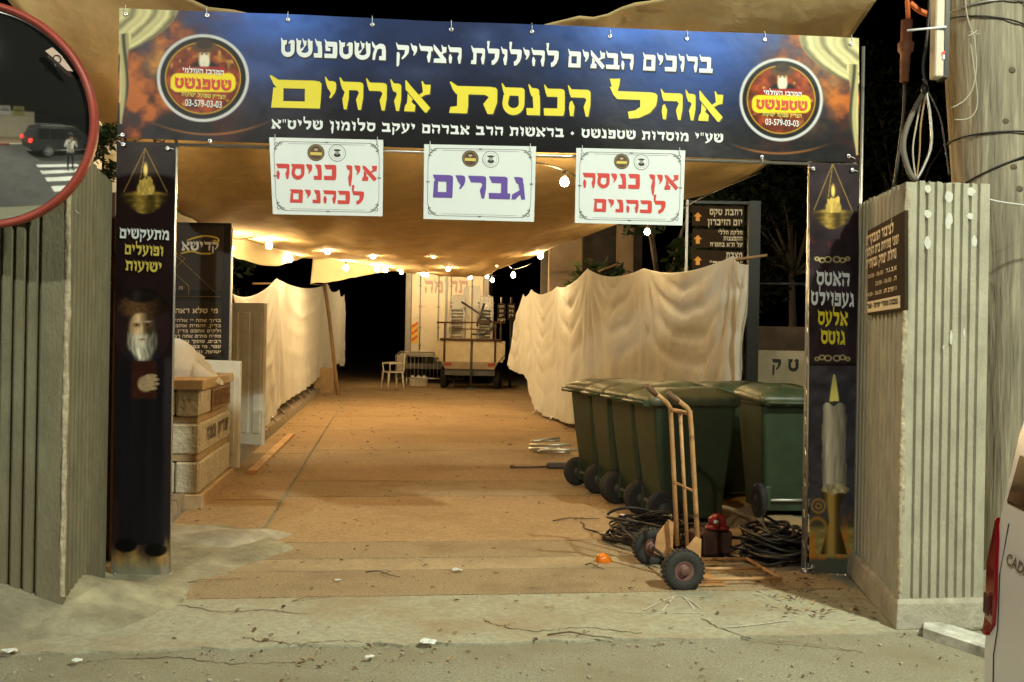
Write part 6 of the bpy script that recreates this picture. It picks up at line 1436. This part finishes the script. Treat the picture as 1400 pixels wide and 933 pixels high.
for _ in range(420):
    p = V(rnd(-2.8, 2.6), rnd(4.2, 6.0), .006) if random.random() < .6 else dw(rnd(5, 11), rnd(-1.5, 3), .014)
    mb.box(p, (rnd(.006, .018),)*2+(rnd(.006, .012),), Matrix.Rotation(rnd(0, 3), 3, 'Z'))
stuff(mb.build('gravel_crumbs', mat('crumb', (.33, .29, .22), .95, nscale=30, namt=.4)), 'tiny gravel crumbs scattered on the asphalt and apron', 'gravel')
# chalk lines on the apron
mb = MB()
def chalk(pl_, w_=.0042):
    c = catmull([G(x, y, .017) for x, y in pl_], 18); vs = []
    for i, p in enumerate(c):
        t = (c[min(i+1, 17)]-c[max(i-1, 0)]).normalized(); nn = V(-t.y, t.x, 0)*w_; vs += [p-nn, p+nn]
    mb.add(vs, [(2*i, 2*i+1, 2*i+3, 2*i+2) for i in range(17)])
chalk([(880, 834), (905, 822), (928, 814), (945, 822), (958, 832)]); chalk([(905, 836), (915, 824), (922, 815)]); chalk([(935, 816), (944, 826), (950, 834)]); chalk([(990, 858), (1035, 854), (1078, 848)], .005); chalk([(840, 834), (870, 837), (980, 838)], .003)
structure(mb.build('chalk_marking', mat('chalk', (.50, .49, .43), .9, nscale=30, namt=.3)))
# rough broken concrete lump in front of the kerb
mb = MB(); c = G(262, 742); pts = []
for j in range(14):
    for i in range(18):
        x, y = -.62+1.24*i/17, -.36+.72*j/13; e = max(abs(x)/.62, abs(y)/.36); pts.append(c+V(x+y*.3, y, .10*max(0, 1-e**3)*(.5+float(fbm(x*4+3, y*5, 4, 3)))-.01))
mb.grid(pts, 18, 14); structure(mb.build('broken_concrete', mConcrete))

# cracks in the apron and the front asphalt
mb = MB()
for k, pl_ in enumerate(([(240, 826), (300, 836), (360, 834), (420, 840)], [(660, 848), (720, 862), (800, 858), (880, 866)], [(330, 872), (400, 880), (470, 876), (560, 884)], [(960, 846), (1020, 872), (1100, 880), (1180, 892)], [(120, 905), (220, 898), (330, 908), (430, 902)])):
    c = [p+V(.03*(float(vnoise(i*1.7, k*3.1))-.5), .05*(float(vnoise(i*1.3+9, k))-.5), 0) for i, p in enumerate(catmull([G(x, y, .0145 if y < 884 else .0035) for x, y in pl_], 40))]; vs = []
    for i, p in enumerate(c):
        t = (c[min(i+1, 39)]-c[max(i-1, 0)]).normalized(); w_ = .0012+.005*float(vnoise(i*.6, k*7.)); nn = V(-t.y, t.x, 0)*w_; vs += [p-nn, p+nn]
    mb.add(vs, [(2*i, 2*i+1, 2*i+3, 2*i+2) for i in range(39)])
structure(mb.build('ground_crack', mat('crack_dirt', (.11, .09, .055), 1)))
